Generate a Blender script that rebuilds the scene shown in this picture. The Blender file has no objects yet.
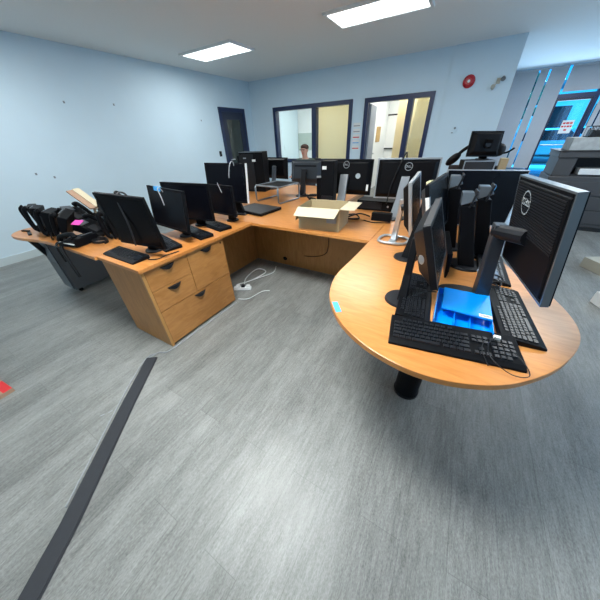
import bpy, bmesh, math, random
from mathutils import Vector, Matrix
random.seed(7)
PI = math.pi
S = bpy.context.scene
C = S.collection
H = 1.47          # eye height
T = 0.74          # worktop height

# ------------------------------------------------------------------ camera
def cam_axes(yaw, pitch, roll):
    cy, sy, cp, sp = math.cos(yaw), math.sin(yaw), math.cos(pitch), math.sin(pitch)
    f = Vector((-sy*cp, cy*cp, -sp)); r = Vector((cy, sy, 0)); u = r.cross(f)
    cr, sr = math.cos(roll), math.sin(roll)
    return cr*r + sr*u, -sr*r + cr*u, f
r_, u_, f_ = cam_axes(0.55220874, 0.59177172, -0.04341465)
cd = bpy.data.cameras.new('camera'); cam = bpy.data.objects.new('camera', cd); C.objects.link(cam)
m3 = Matrix((r_, u_, -f_)).transposed()
cam.matrix_world = Matrix.Translation((0, 0, H)) @ m3.to_4x4()
cd.sensor_width = 36; cd.sensor_fit = 'HORIZONTAL'; cd.lens = 36*243.348/600
cd.clip_start = 0.02; cd.clip_end = 200
S.camera = cam

# ------------------------------------------------------------------ world, lights, exposure
w = bpy.data.worlds.new('world'); S.world = w; w.use_nodes = True
wn = w.node_tree; bg = wn.nodes['Background']
bg.inputs[0].default_value = (0.36, 0.62, 1.0, 1); bg.inputs[1].default_value = 1.8
S.view_settings.view_transform = 'Standard'; S.view_settings.look = 'None'
S.view_settings.gamma = 1; S.view_settings.use_curve_mapping = False
S.view_settings.exposure = 0.3

def area(name, loc, rot, sx, sy, e, col):
    l = bpy.data.lights.new(name, 'AREA'); l.shape = 'RECTANGLE'; l.size = sx; l.size_y = sy
    l.energy = e; l.color = col
    o = bpy.data.objects.new(name, l); C.objects.link(o); o.location = loc; o.rotation_euler = rot
    return o
LAMPS = [(-4.2, -1.9), (-1.6, -1.9), (1.2, -1.9), (-4.2, 1.2), (-1.0, 0.8), (2.2, 1.2), (-4.2, 4.4), (-1.4, 4.4), (1.6, 4.4)]
LE = [5, 5, 2, 20, 84, 4, 24, 27, 24]
for (x, y), e in zip(LAMPS, LE):
    area('ceiling_or_fill_lamp', (x, y, 2.7), (0, 0, 0), 1.15, 0.55, e, (0.97, 1.0, 0.98))
area('window_daylight', (3.9, 2.6, 1.5), (0, PI/2, 0), 1.8, 5.0, 26, (0.50, 0.74, 1.0))
area('entrance_daylight', (2.2, 10.6, 1.4), (-PI/2, 0, 0), 2.8, 2.0, 50, (0.45, 0.72, 1.0))
area('ceiling_or_fill_lamp', (2.2, 8.6, 2.7), (0, 0, 0), 1.15, 0.55, 60, (0.92, 0.98, 1.0))  # added fill with no fixture, brightens the blinds by the entrance
sl = bpy.data.lights.new('sun', 'SUN'); sl.energy = 9.0; sl.angle = 0.01; sl.color = (1.0, 0.97, 0.92)
so = bpy.data.objects.new('sun', sl); C.objects.link(so); so.rotation_euler = (math.radians(50), 0, math.radians(4))
area('office_lamp', (-3.7, 8.2, 2.55), (0, 0, 0), 2.2, 1.2, 60, (1.0, 0.97, 0.9))
area('office_lamp', (-1.4, 8.2, 2.55), (0, 0, 0), 1.2, 1.2, 45, (1.0, 0.97, 0.9))

# ------------------------------------------------------------------ materials
def mat(name, col, rough=0.5, metal=0.0, var=0.0, scale=20, stretch=(1, 1, 1), bump=0.0, emit=None, es=1.0, spec=0.5, coat=0.0):
    m = bpy.data.materials.new(name); m.use_nodes = True; nt = m.node_tree; b = nt.nodes['Principled BSDF']
    b.inputs['Base Color'].default_value = (*col, 1); b.inputs['Roughness'].default_value = rough
    b.inputs['Metallic'].default_value = metal; b.inputs['Specular IOR Level'].default_value = spec
    b.inputs['Coat Weight'].default_value = coat
    tc = nt.nodes.new('ShaderNodeTexCoord'); mp = nt.nodes.new('ShaderNodeMapping'); mp.inputs['Scale'].default_value = stretch
    nz = nt.nodes.new('ShaderNodeTexNoise'); nz.inputs['Scale'].default_value = scale; nz.inputs['Detail'].default_value = 5
    nt.links.new(tc.outputs['Object'], mp.inputs[0]); nt.links.new(mp.outputs[0], nz.inputs['Vector'])
    mx = nt.nodes.new('ShaderNodeMix'); mx.data_type = 'RGBA'
    v = max(var, 0.02)
    mx.inputs[6].default_value = (*[c*(1-v) for c in col], 1); mx.inputs[7].default_value = (*[min(1, c*(1+v)) for c in col], 1)
    nt.links.new(nz.outputs['Fac'], mx.inputs[0]); nt.links.new(mx.outputs[2], b.inputs['Base Color'])
    if bump:
        bp = nt.nodes.new('ShaderNodeBump'); bp.inputs['Strength'].default_value = bump; bp.inputs['Distance'].default_value = 0.002
        nt.links.new(nz.outputs['Fac'], bp.inputs['Height']); nt.links.new(bp.outputs[0], b.inputs['Normal'])
    if emit:
        b.inputs['Emission Color'].default_value = (*emit, 1); b.inputs['Emission Strength'].default_value = es
    return m
def glass(name, tint=(1, 1, 1), refl=0.08):
    m = bpy.data.materials.new(name); m.use_nodes = True; nt = m.node_tree; nt.nodes.clear()
    o = nt.nodes.new('ShaderNodeOutputMaterial'); t = nt.nodes.new('ShaderNodeBsdfTransparent'); g = nt.nodes.new('ShaderNodeBsdfGlossy')
    g.inputs['Roughness'].default_value = 0.03; t.inputs[0].default_value = (*tint, 1)
    mx = nt.nodes.new('ShaderNodeMixShader'); mx.inputs[0].default_value = refl
    nt.links.new(t.outputs[0], mx.inputs[1]); nt.links.new(g.outputs[0], mx.inputs[2]); nt.links.new(mx.outputs[0], o.inputs[0])
    return m
def wood(name, c1, c2, sc, rough=0.35):
    m = bpy.data.materials.new(name); m.use_nodes = True; nt = m.node_tree; b = nt.nodes['Principled BSDF']
    tc = nt.nodes.new('ShaderNodeTexCoord'); mp = nt.nodes.new('ShaderNodeMapping'); mp.inputs['Scale'].default_value = sc
    n1 = nt.nodes.new('ShaderNodeTexNoise'); n1.inputs['Scale'].default_value = 3.0; n1.inputs['Detail'].default_value = 8; n1.inputs['Distortion'].default_value = 0.8
    n2 = nt.nodes.new('ShaderNodeTexNoise'); n2.inputs['Scale'].default_value = 1.1; n2.inputs['Detail'].default_value = 2
    nt.links.new(tc.outputs['Object'], mp.inputs[0]); nt.links.new(mp.outputs[0], n1.inputs['Vector']); nt.links.new(tc.outputs['Object'], n2.inputs['Vector'])
    ad = nt.nodes.new('ShaderNodeMath'); ad.operation = 'ADD'; nt.links.new(n1.outputs['Fac'], ad.inputs[0]); nt.links.new(n2.outputs['Fac'], ad.inputs[1])
    cr = nt.nodes.new('ShaderNodeValToRGB'); cr.color_ramp.elements[0].position = 0.40; cr.color_ramp.elements[1].position = 0.62
    cr.color_ramp.elements[0].color = (*c1, 1); cr.color_ramp.elements[1].color = (*c2, 1)
    hf = nt.nodes.new('ShaderNodeMath'); hf.operation = 'MULTIPLY'; hf.inputs[1].default_value = 0.5
    nt.links.new(ad.outputs[0], hf.inputs[0]); nt.links.new(hf.outputs[0], cr.inputs[0]); nt.links.new(cr.outputs[0], b.inputs['Base Color'])
    b.inputs['Roughness'].default_value = rough
    return m
def floor_mat():
    m = bpy.data.materials.new('vinyl_plank'); m.use_nodes = True; nt = m.node_tree; b = nt.nodes['Principled BSDF']
    tc = nt.nodes.new('ShaderNodeTexCoord')
    mp = nt.nodes.new('ShaderNodeMapping'); mp.inputs['Rotation'].default_value = (0, 0, PI/2)
    br = nt.nodes.new('ShaderNodeTexBrick'); br.inputs['Scale'].default_value = 1.0; br.inputs['Brick Width'].default_value = 1.2
    br.inputs['Row Height'].default_value = 0.18; br.inputs['Mortar Size'].default_value = 0.0012; br.inputs['Mortar Smooth'].default_value = 0.3
    br.offset = 0.37
    br.inputs['Color1'].default_value = (0.175, 0.182, 0.174, 1); br.inputs['Color2'].default_value = (0.215, 0.222, 0.213, 1); br.inputs['Mortar'].default_value = (0.13, 0.135, 0.13, 1)
    nt.links.new(tc.outputs['Object'], mp.inputs[0]); nt.links.new(mp.outputs[0], br.inputs['Vector'])
    def streak(sc, scale, det):
        q = nt.nodes.new('ShaderNodeMapping'); q.inputs['Scale'].default_value = sc
        n = nt.nodes.new('ShaderNodeTexNoise'); n.inputs['Scale'].default_value = scale; n.inputs['Detail'].default_value = det; n.inputs['Roughness'].default_value = 0.7
        nt.links.new(tc.outputs['Object'], q.inputs[0]); nt.links.new(q.outputs[0], n.inputs['Vector']); return n
    n1 = streak((14, 1.6, 1), 6, 8); n2 = streak((3, 0.5, 1), 1.6, 4); n3 = streak((24, 9, 1), 9, 3)
    a = nt.nodes.new('ShaderNodeMath'); a.operation = 'ADD'; nt.links.new(n1.outputs['Fac'], a.inputs[0]); nt.links.new(n2.outputs['Fac'], a.inputs[1])
    a2 = nt.nodes.new('ShaderNodeMath'); a2.operation = 'ADD'; nt.links.new(a.outputs[0], a2.inputs[0]); nt.links.new(n3.outputs['Fac'], a2.inputs[1])
    mr = nt.nodes.new('ShaderNodeMapRange'); mr.inputs[1].default_value = 1.1; mr.inputs[2].default_value = 1.9; mr.inputs[3].default_value = 0.4; mr.inputs[4].default_value = 1.6
    nt.links.new(a2.outputs[0], mr.inputs[0])
    vm = nt.nodes.new('ShaderNodeVectorMath'); vm.operation = 'SCALE'
    nt.links.new(br.outputs['Color'], vm.inputs[0]); nt.links.new(mr.outputs[0], vm.inputs['Scale'])
    nt.links.new(vm.outputs[0], b.inputs['Base Color']); b.inputs['Roughness'].default_value = 0.42
    bp = nt.nodes.new('ShaderNodeBump'); bp.inputs['Strength'].default_value = 0.25; bp.inputs['Distance'].default_value = 0.002
    nt.links.new(a2.outputs[0], bp.inputs['Height']); nt.links.new(bp.outputs[0], b.inputs['Normal'])
    return m
def translucent(m, col, f=0.5):
    nt = m.node_tree; b = nt.nodes['Principled BSDF']; o = [n for n in nt.nodes if n.type == 'OUTPUT_MATERIAL'][0]
    t = nt.nodes.new('ShaderNodeBsdfTranslucent'); t.inputs[0].default_value = (*col, 1); mx = nt.nodes.new('ShaderNodeMixShader'); mx.inputs[0].default_value = f
    nt.links.new(b.outputs[0], mx.inputs[1]); nt.links.new(t.outputs[0], mx.inputs[2]); nt.links.new(mx.outputs[0], o.inputs[0]); return m
M = dict(
 wall=mat('wall_paint', (0.58, 0.72, 0.81), 0.6, var=0.03, scale=3),
 white=mat('white_paint', (0.75, 0.78, 0.78), 0.5), ceil=mat('ceiling_tile', (0.80, 0.82, 0.82), 0.8, var=0.05, scale=60),
 base=mat('baseboard_paint', (0.50, 0.58, 0.60), 0.5), floor=floor_mat(),
 oak=wood('worktop_laminate', (0.48, 0.178, 0.040), (0.62, 0.27, 0.078), (2.5, 14, 14), 0.28),
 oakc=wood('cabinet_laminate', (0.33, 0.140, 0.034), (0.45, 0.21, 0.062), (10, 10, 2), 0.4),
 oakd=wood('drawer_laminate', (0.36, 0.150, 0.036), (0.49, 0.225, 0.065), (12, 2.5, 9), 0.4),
 edge=mat('edge_band', (0.47, 0.235, 0.07), 0.35, var=0.1),
 dark=mat('black_plastic', (0.003, 0.0035, 0.005), 0.5, var=0.1, scale=200, spec=0.12), dark2=mat('charcoal_plastic', (0.009, 0.010, 0.013), 0.42, var=0.1, scale=200, spec=0.28),
 blackgloss=mat('glossy_black', (0.004, 0.005, 0.007), 0.15, spec=0.3), screen=mat('switched_off_screen', (0.003, 0.0035, 0.006), 0.25, spec=0.14),
 key=mat('key_plastic', (0.008, 0.009, 0.011), 0.4, spec=0.3), key2=mat('key_top_plastic', (0.010, 0.012, 0.016), 0.3, spec=0.45),
 silver=mat('silver_plastic', (0.42, 0.45, 0.48), 0.3, 0.6), steel=mat('grey_metal', (0.20, 0.23, 0.26), 0.3, 0.7), slate=mat('blue_grey_plastic', (0.03, 0.038, 0.048), 0.35, 0.2),
 logo=mat('logo_silver', (0.5, 0.55, 0.58), 0.3, 0.5), navy=mat('navy_paint', (0.005, 0.017, 0.07), 0.35), navyd=mat('dark_navy_paint', (0.006, 0.012, 0.04), 0.35),
 ped=mat('grey_steel_pedestal', (0.10, 0.115, 0.13), 0.5), card=mat('cardboard', (0.42, 0.34, 0.20), 0.8, var=0.08, scale=8), cardl=mat('cardboard_light', (0.58, 0.51, 0.36), 0.8, var=0.06, scale=8),
 cardin=mat('cardboard_inside', (0.36, 0.30, 0.19), 0.85), blue=mat('cyan_blue_plastic', (0.0, 0.27, 0.88), 0.25, var=0.1, scale=6), tape=mat('blue_tape', (0.06, 0.36, 0.75), 0.6),
 pink=mat('pink_paper', (0.85, 0.06, 0.45), 0.7), paper=mat('white_paper', (0.72, 0.74, 0.74), 0.7), red=mat('red_gloss', (0.42, 0.008, 0.02), 0.25), redp=mat('red_print', (0.60, 0.02, 0.025), 0.6),
 blind=translucent(mat('cream_blind', (0.85, 0.78, 0.60), 0.7), (0.95, 0.88, 0.66), 0.5), gblind=mat('grey_blind', (0.42, 0.41, 0.42), 0.7, var=0.05), glass=glass('clear_glass', (0.97, 1, 1), 0.06), bglass=glass('daylight_cast_glass', (0.18, 0.74, 1.0), 0.05), dglass=mat('dark_door_glass', (0.03, 0.042, 0.04), 0.15),  # bglass: blue cast of the outdoor daylight put into the glass tint
 rubber=mat('black_rubber', (0.020, 0.023, 0.029), 0.75, var=0.15, scale=40), wcable=mat('white_cable', (0.62, 0.66, 0.66), 0.5), gcable=mat('grey_cable', (0.30, 0.32, 0.34), 0.5),
 cop=mat('copier_grey', (0.05, 0.05, 0.053), 0.5), cop2=mat('copier_dark', (0.016, 0.017, 0.02), 0.5), skin=mat('skin', (0.50, 0.28, 0.21), 0.55), hair=mat('brown_hair', (0.05, 0.025, 0.015), 0.7, var=0.3, scale=120),
 shirt=mat('green_shirt', (0.06, 0.085, 0.075), 0.85), trouser=mat('dark_trousers', (0.02, 0.022, 0.03), 0.85), shoe=mat('shoe', (0.015, 0.014, 0.014), 0.5), fabric=mat('black_chair_fabric', (0.014, 0.016, 0.022), 0.85, var=0.3, scale=90),
 lamp=mat('lit_diffuser', (0.9, 0.95, 1), 0.5, emit=(0.92, 0.98, 1.0), es=3.0), green=mat('pale_green_panel', (0.42, 0.50, 0.45), 0.6), doorg=mat('grey_door', (0.20, 0.23, 0.28), 0.4), asph=mat('asphalt', (0.13, 0.15, 0.17), 0.9, var=0.2), snow=mat('pale_concrete', (0.8, 0.85, 0.85), 0.8), brick=mat('far_building', (0.35, 0.37, 0.40), 0.8, var=0.2, scale=2), carp=mat('car_paint', (0.25, 0.30, 0.36), 0.3, 0.3), carw=mat('car_paint_light', (0.6, 0.65, 0.68), 0.3, 0.2), tyre=mat('tyre', (0.02, 0.02, 0.02), 0.8), leaf=mat('leaves', (0.05, 0.10, 0.05), 0.8, var=0.4, scale=9),
 beige=mat('beige_plastic', (0.42, 0.40, 0.33), 0.5), bag=mat('clear_plastic_bag', (0.35, 0.42, 0.5), 0.18, 0.3, var=0.3, scale=30), poster=mat('poster_print', (0.45, 0.30, 0.12), 0.7, var=0.5, scale=6), yellow=mat('yellow_sticker', (0.65, 0.60, 0.35), 0.7), tan=mat('reddish_box', (0.38, 0.24, 0.16), 0.8), pat=mat('patterned_box', (0.36, 0.38, 0.38), 0.7, var=0.35, scale=18))

# ------------------------------------------------------------------ mesh helpers
class B:
    def __init__(s): s.bm = bmesh.new(); s.m = Matrix.Identity(4)
    def at(s, m): s.m = m; return s
    def v(s, p): return s.bm.verts.new(s.m @ Vector(p))
    def face(s, vs):
        try: return s.bm.faces.new(vs)
        except ValueError: return None
    def box(s, x0, x1, y0, y1, z0, z1):
        return s.hexa([(x0, y0), (x1, y0), (x1, y1), (x0, y1)], [(x0, y0), (x1, y0), (x1, y1), (x0, y1)], z0, z1)
    def hexa(s, lo, hi, z0, z1):
        a = [s.v((*p, z0)) for p in lo]; b = [s.v((*p, z1)) for p in hi]; n = len(a)
        s.face(a[::-1]); s.face(b)
        for i in range(n): s.face([a[i], a[(i+1) % n], b[(i+1) % n], b[i]])
        return s
    def prism(s, pts, z0, z1): return s.hexa(pts, pts, z0, z1)
    def yprism(s, pts, y0, y1):       # polygon in x,z extruded in y
        a = [s.v((p[0], y0, p[1])) for p in pts]; b = [s.v((p[0], y1, p[1])) for p in pts]; n = len(a)
        s.face(a); s.face(b[::-1])
        for i in range(n): s.face([a[i], b[i], b[(i+1) % n], a[(i+1) % n]])
        return s
    def ring(s, c, u, v, r, n): return [s.v(c + u*(r*math.cos(2*PI*i/n)) + v*(r*math.sin(2*PI*i/n))) for i in range(n)]
    def tube(s, pts, r, n=8, closed=False):
        pts = [Vector(p) for p in pts]; rs = r if isinstance(r, (list, tuple)) else [r]*len(pts); rings = []; up = Vector((0.13, 0.21, 0.97))
        for i, p in enumerate(pts):
            if closed: d = pts[(i+1) % len(pts)] - pts[i-1]
            else: d = pts[min(i+1, len(pts)-1)] - pts[max(i-1, 0)]
            d.normalize()
            u = up - d*up.dot(d)
            if u.length < 1e-3: u = Vector((1, 0, 0)) - d*d.x
            u.normalize(); up = u; v = d.cross(u)
            rings.append(s.ring(p, u, v, rs[i], n))
        k = len(rings)
        for i in range(k if closed else k-1):
            a, b = rings[i], rings[(i+1) % k]
            for j in range(n): s.face([a[j], a[(j+1) % n], b[(j+1) % n], b[j]])
        if not closed: s.face(rings[0][::-1]); s.face(rings[-1])
        return s
    def cyl(s, c, r, z0, z1, n=32, r2=None, sy=1.0):
        r2 = r if r2 is None else r2
        lo = [(c[0]+r*math.cos(2*PI*i/n), c[1]+r*sy*math.sin(2*PI*i/n)) for i in range(n)]
        hi = [(c[0]+r2*math.cos(2*PI*i/n), c[1]+r2*sy*math.sin(2*PI*i/n)) for i in range(n)]
        return s.hexa(lo, hi, z0, z1)
    def ell(s, c, rx, ry, rz, n=16, k=10):
        rows = []
        for i in range(1, k):
            a = PI*i/k; rows.append([s.v((c[0]+rx*math.sin(a)*math.cos(2*PI*j/n), c[1]+ry*math.sin(a)*math.sin(2*PI*j/n), c[2]+rz*math.cos(a))) for j in range(n)])
        t = s.v((c[0], c[1], c[2]+rz)); b = s.v((c[0], c[1], c[2]-rz))
        for j in range(n):
            s.face([t, rows[0][j], rows[0][(j+1) % n]]); s.face([b, rows[-1][(j+1) % n], rows[-1][j]])
            for i in range(len(rows)-1): s.face([rows[i][j], rows[i+1][j], rows[i+1][(j+1) % n], rows[i][(j+1) % n]])
        return s
def obj(name, b, m, parent=None, bevel=0.0, smooth=False, seg=2):
    bmesh.ops.recalc_face_normals(b.bm, faces=b.bm.faces)
    me = bpy.data.meshes.new(name); b.bm.to_mesh(me); b.bm.free(); me.materials.append(M[m] if isinstance(m, str) else m)
    if smooth:
        for p in me.polygons: p.use_smooth = True
    o = bpy.data.objects.new(name, me); C.objects.link(o)
    if parent: o.parent = parent
    if bevel:
        md = o.modifiers.new('bevel', 'BEVEL'); md.width = bevel; md.segments = seg; md.limit_method = 'ANGLE'
    return o
def tag(o, label, cat, group=None):
    o['label'] = label; o['category'] = cat
    if group: o['group'] = group
    return o
def thing(name, label, cat, loc=(0, 0, 0), rot=(0, 0, 0), group=None):
    o = bpy.data.objects.new(name, None); C.objects.link(o); o.location = loc; o.rotation_euler = rot
    o.empty_display_size = 0.05
    return tag(o, label, cat, group)
def struct(name, b, m, **k):
    o = obj(name, b, m, **k); 
    if not o.parent: o['kind'] = 'structure'
    return o
def spl(pts, n=8, closed=False):
    P = [Vector(p) for p in pts]; out = []; L = len(P)
    for i in range(L if closed else L-1):
        if closed: p0, p1, p2, p3 = P[i-1], P[i], P[(i+1) % L], P[(i+2) % L]
        else: p0, p1, p2, p3 = P[max(i-1, 0)], P[i], P[i+1], P[min(i+2, L-1)]
        for k in range(n):
            t = k/n; out.append(0.5*((2*p1)+(p2-p0)*t+(2*p0-5*p1+4*p2-p3)*t*t+(3*p1-p0-3*p2+p3)*t**3))
    if not closed: out.append(P[-1])
    return out
def cable(name, label, pts, r, m, cat='cable', parent=None, group=None):
    o = obj(name, B().tube(spl(pts, 8), r, 6), m, parent, smooth=True)
    return tag(o, label, cat, group) if not parent else o
def text(body, size, mtx, m, name, parent, ext=0.0005):
    cu = bpy.data.curves.new(name, 'FONT'); cu.body = body; cu.size = size; cu.align_x = 'CENTER'; cu.align_y = 'CENTER'; cu.extrude = ext
    t = bpy.data.objects.new(name, cu); C.objects.link(t)
    dg = bpy.context.evaluated_depsgraph_get(); me = bpy.data.meshes.new_from_object(t.evaluated_get(dg))
    bpy.data.objects.remove(t); me.transform(mtx); me.materials.clear(); me.materials.append(M[m])
    o = bpy.data.objects.new(name, me); C.objects.link(o); o.parent = parent; return o
def copy_tree(o, parent=None):
    c = o.copy(); C.objects.link(c)
    if parent: c.parent = parent
    for ch in list(o.children): copy_tree(ch, c)
    return c
def RZ(a): return Matrix.Rotation(a, 4, 'Z')
def TR(p): return Matrix.Translation(p)

# ------------------------------------------------------------------ room shell
XL, XR, YB, YF, ZC = -5.62, 4.0, 6.92, -3.2, 2.75
YE = 11.0
struct('floor', B().box(XL-0.1, XR+0.1, YF-0.1, YE+0.05, -0.1, 0), 'floor')
struct('ceiling', B().box(XL-0.1, XR+0.1, YF-0.1, YE+0.1, ZC, ZC+0.1), 'ceil')
struct('wall_left', B().box(XL-0.12, XL, YF, 9.6, 0, ZC), 'wall')
struct('wall_front', B().box(XL, XR, YF-0.12, YF, 0, ZC), 'wall')
b = B(); b.box(XR, XR+0.12, YF, -0.2, 0, ZC); b.box(XR, XR+0.12, 5.4, YE, 0, ZC); b.box(XR, XR+0.12, -0.2, 5.4, 0, 0.6); b.box(XR, XR+0.12, -0.2, 5.4, 2.4, ZC)
struct('wall_right', b, 'wall')
# back wall with a wide window opening and an office doorway opening
b = B(); TH = 0.12
W1 = (-4.86, -2.58, 0.85, 2.14); W2 = (-2.29, -0.84, 0.0, 2.13)
b.box(XL, W1[0], YB, YB+TH, 0, ZC); b.box(W1[0], W1[1], YB, YB+TH, 0, W1[2]); b.box(W1[0], W1[1], YB, YB+TH, W1[3], ZC)
b.box(W1[1], W2[0], YB, YB+TH, 0, ZC); b.box(W2[0], W2[1], YB, YB+TH, W2[3], ZC); b.box(W2[1], 0.385, YB, YB+TH, 0, ZC)
struct('wall_back', b, 'wall')
struct('wall_column', B().box(-0.65, 0.387, YB-0.03, YB, 0, ZC), 'wall')
struct('wall_side', B().box(0.27, 0.385, YB+TH, YE, 0, ZC), 'wall')
struct('baseboard_left', B().box(XL, XL+0.015, YF, 5.6, 0, 0.11), 'base')
struct('baseboard_back', B().box(-0.65, 0.38, YB-0.045, YB-0.03, 0, 0.11), 'base')
# rooms behind the back wall
struct('wall_office_back', B().box(XL, 0.27, 9.5, 9.6, 0, ZC), 'white')
struct('wall_office_divider', B().box(-2.46, -2.36, YB+TH, 9.5, 0, ZC), 'white')
# pale green band on the far office wall
struct('trim_1', B().box(XL+0.02, -2.47, 9.475, 9.499, 1.02, 1.56), 'green')

def frame_rect(b, x0, x1, z0, z1, t, y0, y1, bottom=True):
    b.box(x0, x0+t, y0, y1, z0, z1); b.box(x1-t, x1, y0, y1, z0, z1); b.box(x0+t, x1-t, y0, y1, z1-t, z1)
    if bottom: b.box(x0+t, x1-t, y0, y1, z0, z0+t)
wf = obj('window_1', (lambda q: (frame_rect(q, W1[0], W1[1], W1[2], W1[3], 0.085, YB-0.03, YB+TH+0.02), q.box(-3.66, -3.54, YB-0.03, YB+TH+0.02, W1[2]+0.08, W1[3]-0.08))[1])(B()), 'navy')
wf['kind'] = 'structure'
obj('window_pane', B().box(W1[0]+0.08, -3.66, YB+0.05, YB+0.056, W1[2]+0.08, W1[3]-0.08), 'glass', wf)
obj('window_pane', B().box(-3.54, W1[1]-0.08, YB+0.05, YB+0.056, W1[2]+0.08, W1[3]-0.08), 'glass', wf)
df = obj('door_1', (lambda q: (frame_rect(q, W2[0], W2[1], 0, W2[3], 0.085, YB-0.03, YB+TH+0.02, False), q.box(-1.35, -1.24, YB-0.03, YB+TH+0.02, 0, W2[3]-0.08))[1])(B()), 'navy')
df['kind'] = 'structure'
obj('side_pane', B().box(-1.24, W2[1]-0.085, YB+0.05, YB+0.056, 0.1, W2[3]-0.085), 'glass', df)
# door leaf standing open into the office
lf = obj('door_leaf', B().at(TR((-2.19, YB+TH, 0)) @ RZ(math.radians(97))).box(0, 0.83, -0.022, 0.022, 0.01, 2.03), 'doorg', df)
obj('door_handle', B().at(TR((-2.19, YB+TH, 0)) @ RZ(math.radians(97))).tube([(0.76, -0.022, 1.0), (0.76, -0.07, 1.0), (0.66, -0.07, 1.0)], 0.009), 'silver', lf)

def slats(b, x0, x1, z0, z1, y, pitch=0.085, wd=0.089, ang=18, skip=(), skew=None):
    n = int((x1-x0)/pitch); a = math.radians(ang)
    for i in range(n):
        if i in skip: continue
        cx = x0 + pitch*(i+0.5); dx, dy = wd/2*math.cos(a), wd/2*math.sin(a)
        b.at(Matrix.Identity(4)); b.prism([(cx-dx, y-dy), (cx+dx, y+dy), (cx+dx-0.001, y+dy+0.0016), (cx-dx-0.001, y-dy+0.0016)], z0, z1)
    return b
def blind(name, label, x0, x1, z0, z1, y, m, **k):
    r = thing(name, label, 'blinds', ((x0+x1)/2, y, z0))
    o = obj('slats', slats(B(), x0, x1, z0, z1, y, **k), m, r); o.location = (-(x0+x1)/2, -y, -z0)
    h = obj('head_rail', B().box(x0, x1, y-0.025, y+0.025, z1, z1+0.04), m, r); h.location = (-(x0+x1)/2, -y, -z0)
    return r
blind('vertical_blind', 'closed cream vertical blind behind the right pane of the wide navy framed window', -3.60, -2.48, 0.3, 2.25, YB+0.24, 'blind', pitch=0.083, ang=10)
blind('vertical_blind', 'cream vertical blind behind the narrow side pane beside the open office doorway', -1.20, -0.62, 0.1, 2.25, YB+0.26, 'blind', pitch=0.08, ang=24)
blind('vertical_blind', 'cream vertical blind seen through the open office doorway beside the whiteboard', -1.78, -1.22, 0.1, 2.3, YB+1.15, 'blind', pitch=0.085, ang=34)

# whiteboard and pictures in the office behind the doorway
t = thing('whiteboard', 'framed whiteboard on the office wall seen through the open doorway', 'whiteboard', (-2.0, 9.47, 1.05))
obj('board', B().box(-0.55, 0.42, 0, 0.015, 0.0, 0.85), 'paper', t)
q = B(); frame_rect(q, -0.58, 0.45, -0.03, 0.88, 0.035, -0.01, 0.02); obj('frame', q, 'dark2', t)
tag(obj('poster', B().box(-2.36, -2.345, 8.35, 8.75, 1.25, 1.62), 'poster'), 'small brown picture pinned on the office side wall behind the doorway', 'poster')
tag(obj('notice', B().box(-2.36, -2.345, 8.45, 8.7, 1.68, 1.9), 'paper'), 'white sheet pinned above the brown picture in the office behind the doorway', 'notice')

# left wall door
d3 = obj('door_2', (lambda q: (q.box(XL-0.02, XL+0.03, 5.61, 5.70, 0, 2.15), q.box(XL-0.02, XL+0.03, 6.49, 6.58, 0, 2.15), q.box(XL-0.02, XL+0.03, 5.70, 6.49, 2.06, 2.15))[2])(B()), 'navy')
d3['kind'] = 'structure'
q = B(); q.box(XL, XL+0.02, 5.70, 5.84, 0.01, 2.06); q.box(XL, XL+0.02, 6.35, 6.49, 0.01, 2.06); q.box(XL, XL+0.02, 5.84, 6.35, 1.90, 2.06); q.box(XL, XL+0.02, 5.84, 6.35, 0.01, 0.25)
lf = obj('door_leaf', q, 'navyd', d3)
obj('door_glass', B().box(XL, XL+0.008, 5.84, 6.35, 0.25, 1.90), 'dglass', lf)
obj('door_handle', B().tube([(XL+0.02, 5.76, 1.0), (XL+0.07, 5.76, 1.0), (XL+0.07, 5.88, 1.0)], 0.01), 'silver', lf)
t = thing('wall_switch', 'small black switch plate on the left wall beside the navy door', 'switch', (XL, 5.43, 1.10))
obj('plate', B().box(0, 0.012, -0.04, 0.04, 0, 0.12), 'dark', t, 0.003); obj('rocker', B().box(0.012, 0.017, -0.015, 0.015, 0.035, 0.085), 'dark2', t)

# right end: shop front with glass door
b = B(); b.box(0.385, 1.70, YE, YE+0.1, 0, 0.30); b.box(2.62, XR, YE, YE+0.1, 0, 0.30)
struct('wall_entrance', b, 'gblind')
b = B()
for x0, x1 in ((0.385, 0.43), (1.72, 1.76), (2.52, 2.60), (3.9, 4.0)): b.box(x0, x1, YE-0.02, YE+0.08, 0.0 if x0 > 1 else 0.3, ZC)
b.box(0.45, 1.66, YE-0.02, YE+0.08, 0.30, 0.40); b.box(2.64, 3.9, YE-0.02, YE+0.08, 0.30, 0.40); b.box(1.76, 2.52, YE-0.02, YE+0.08, 2.06, 2.16)
w3 = struct('window_3', b, 'navy')
obj('window_pane', B().box(0.43, 1.72, YE+0.03, YE+0.036, 0.40, ZC), 'bglass', w3)
obj('window_pane', B().box(2.60, 3.9, YE+0.03, YE+0.036, 0.40, ZC), 'bglass', w3)
obj('window_pane', B().box(1.76, 2.52, YE+0.03, YE+0.036, 2.16, ZC), 'bglass', w3)
q = B(); frame_rect(q, 1.76, 2.52, 0.01, 2.06, 0.045, YE, YE+0.05)
d4 = struct('door_3', q, 'navyd')
obj('door_glass', B().box(1.81, 2.47, YE+0.02, YE+0.026, 0.06, 2.01), 'bglass', d4)
obj('push_bar', B().tube([(1.83, YE-0.0, 1.0), (1.83, YE-0.06, 1.0), (2.46, YE-0.06, 1.0), (2.46, YE, 1.0)], 0.014), 'silver', d4)
t = thing('door_sign', 'white notice with red lettering stuck to the glass entrance door', 'sign', (2.23, YE-0.01, 1.27))
obj('sheet', B().box(-0.125, 0.125, 0, 0.003, 0.0, 0.30), 'paper', t)
q = B()
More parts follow.
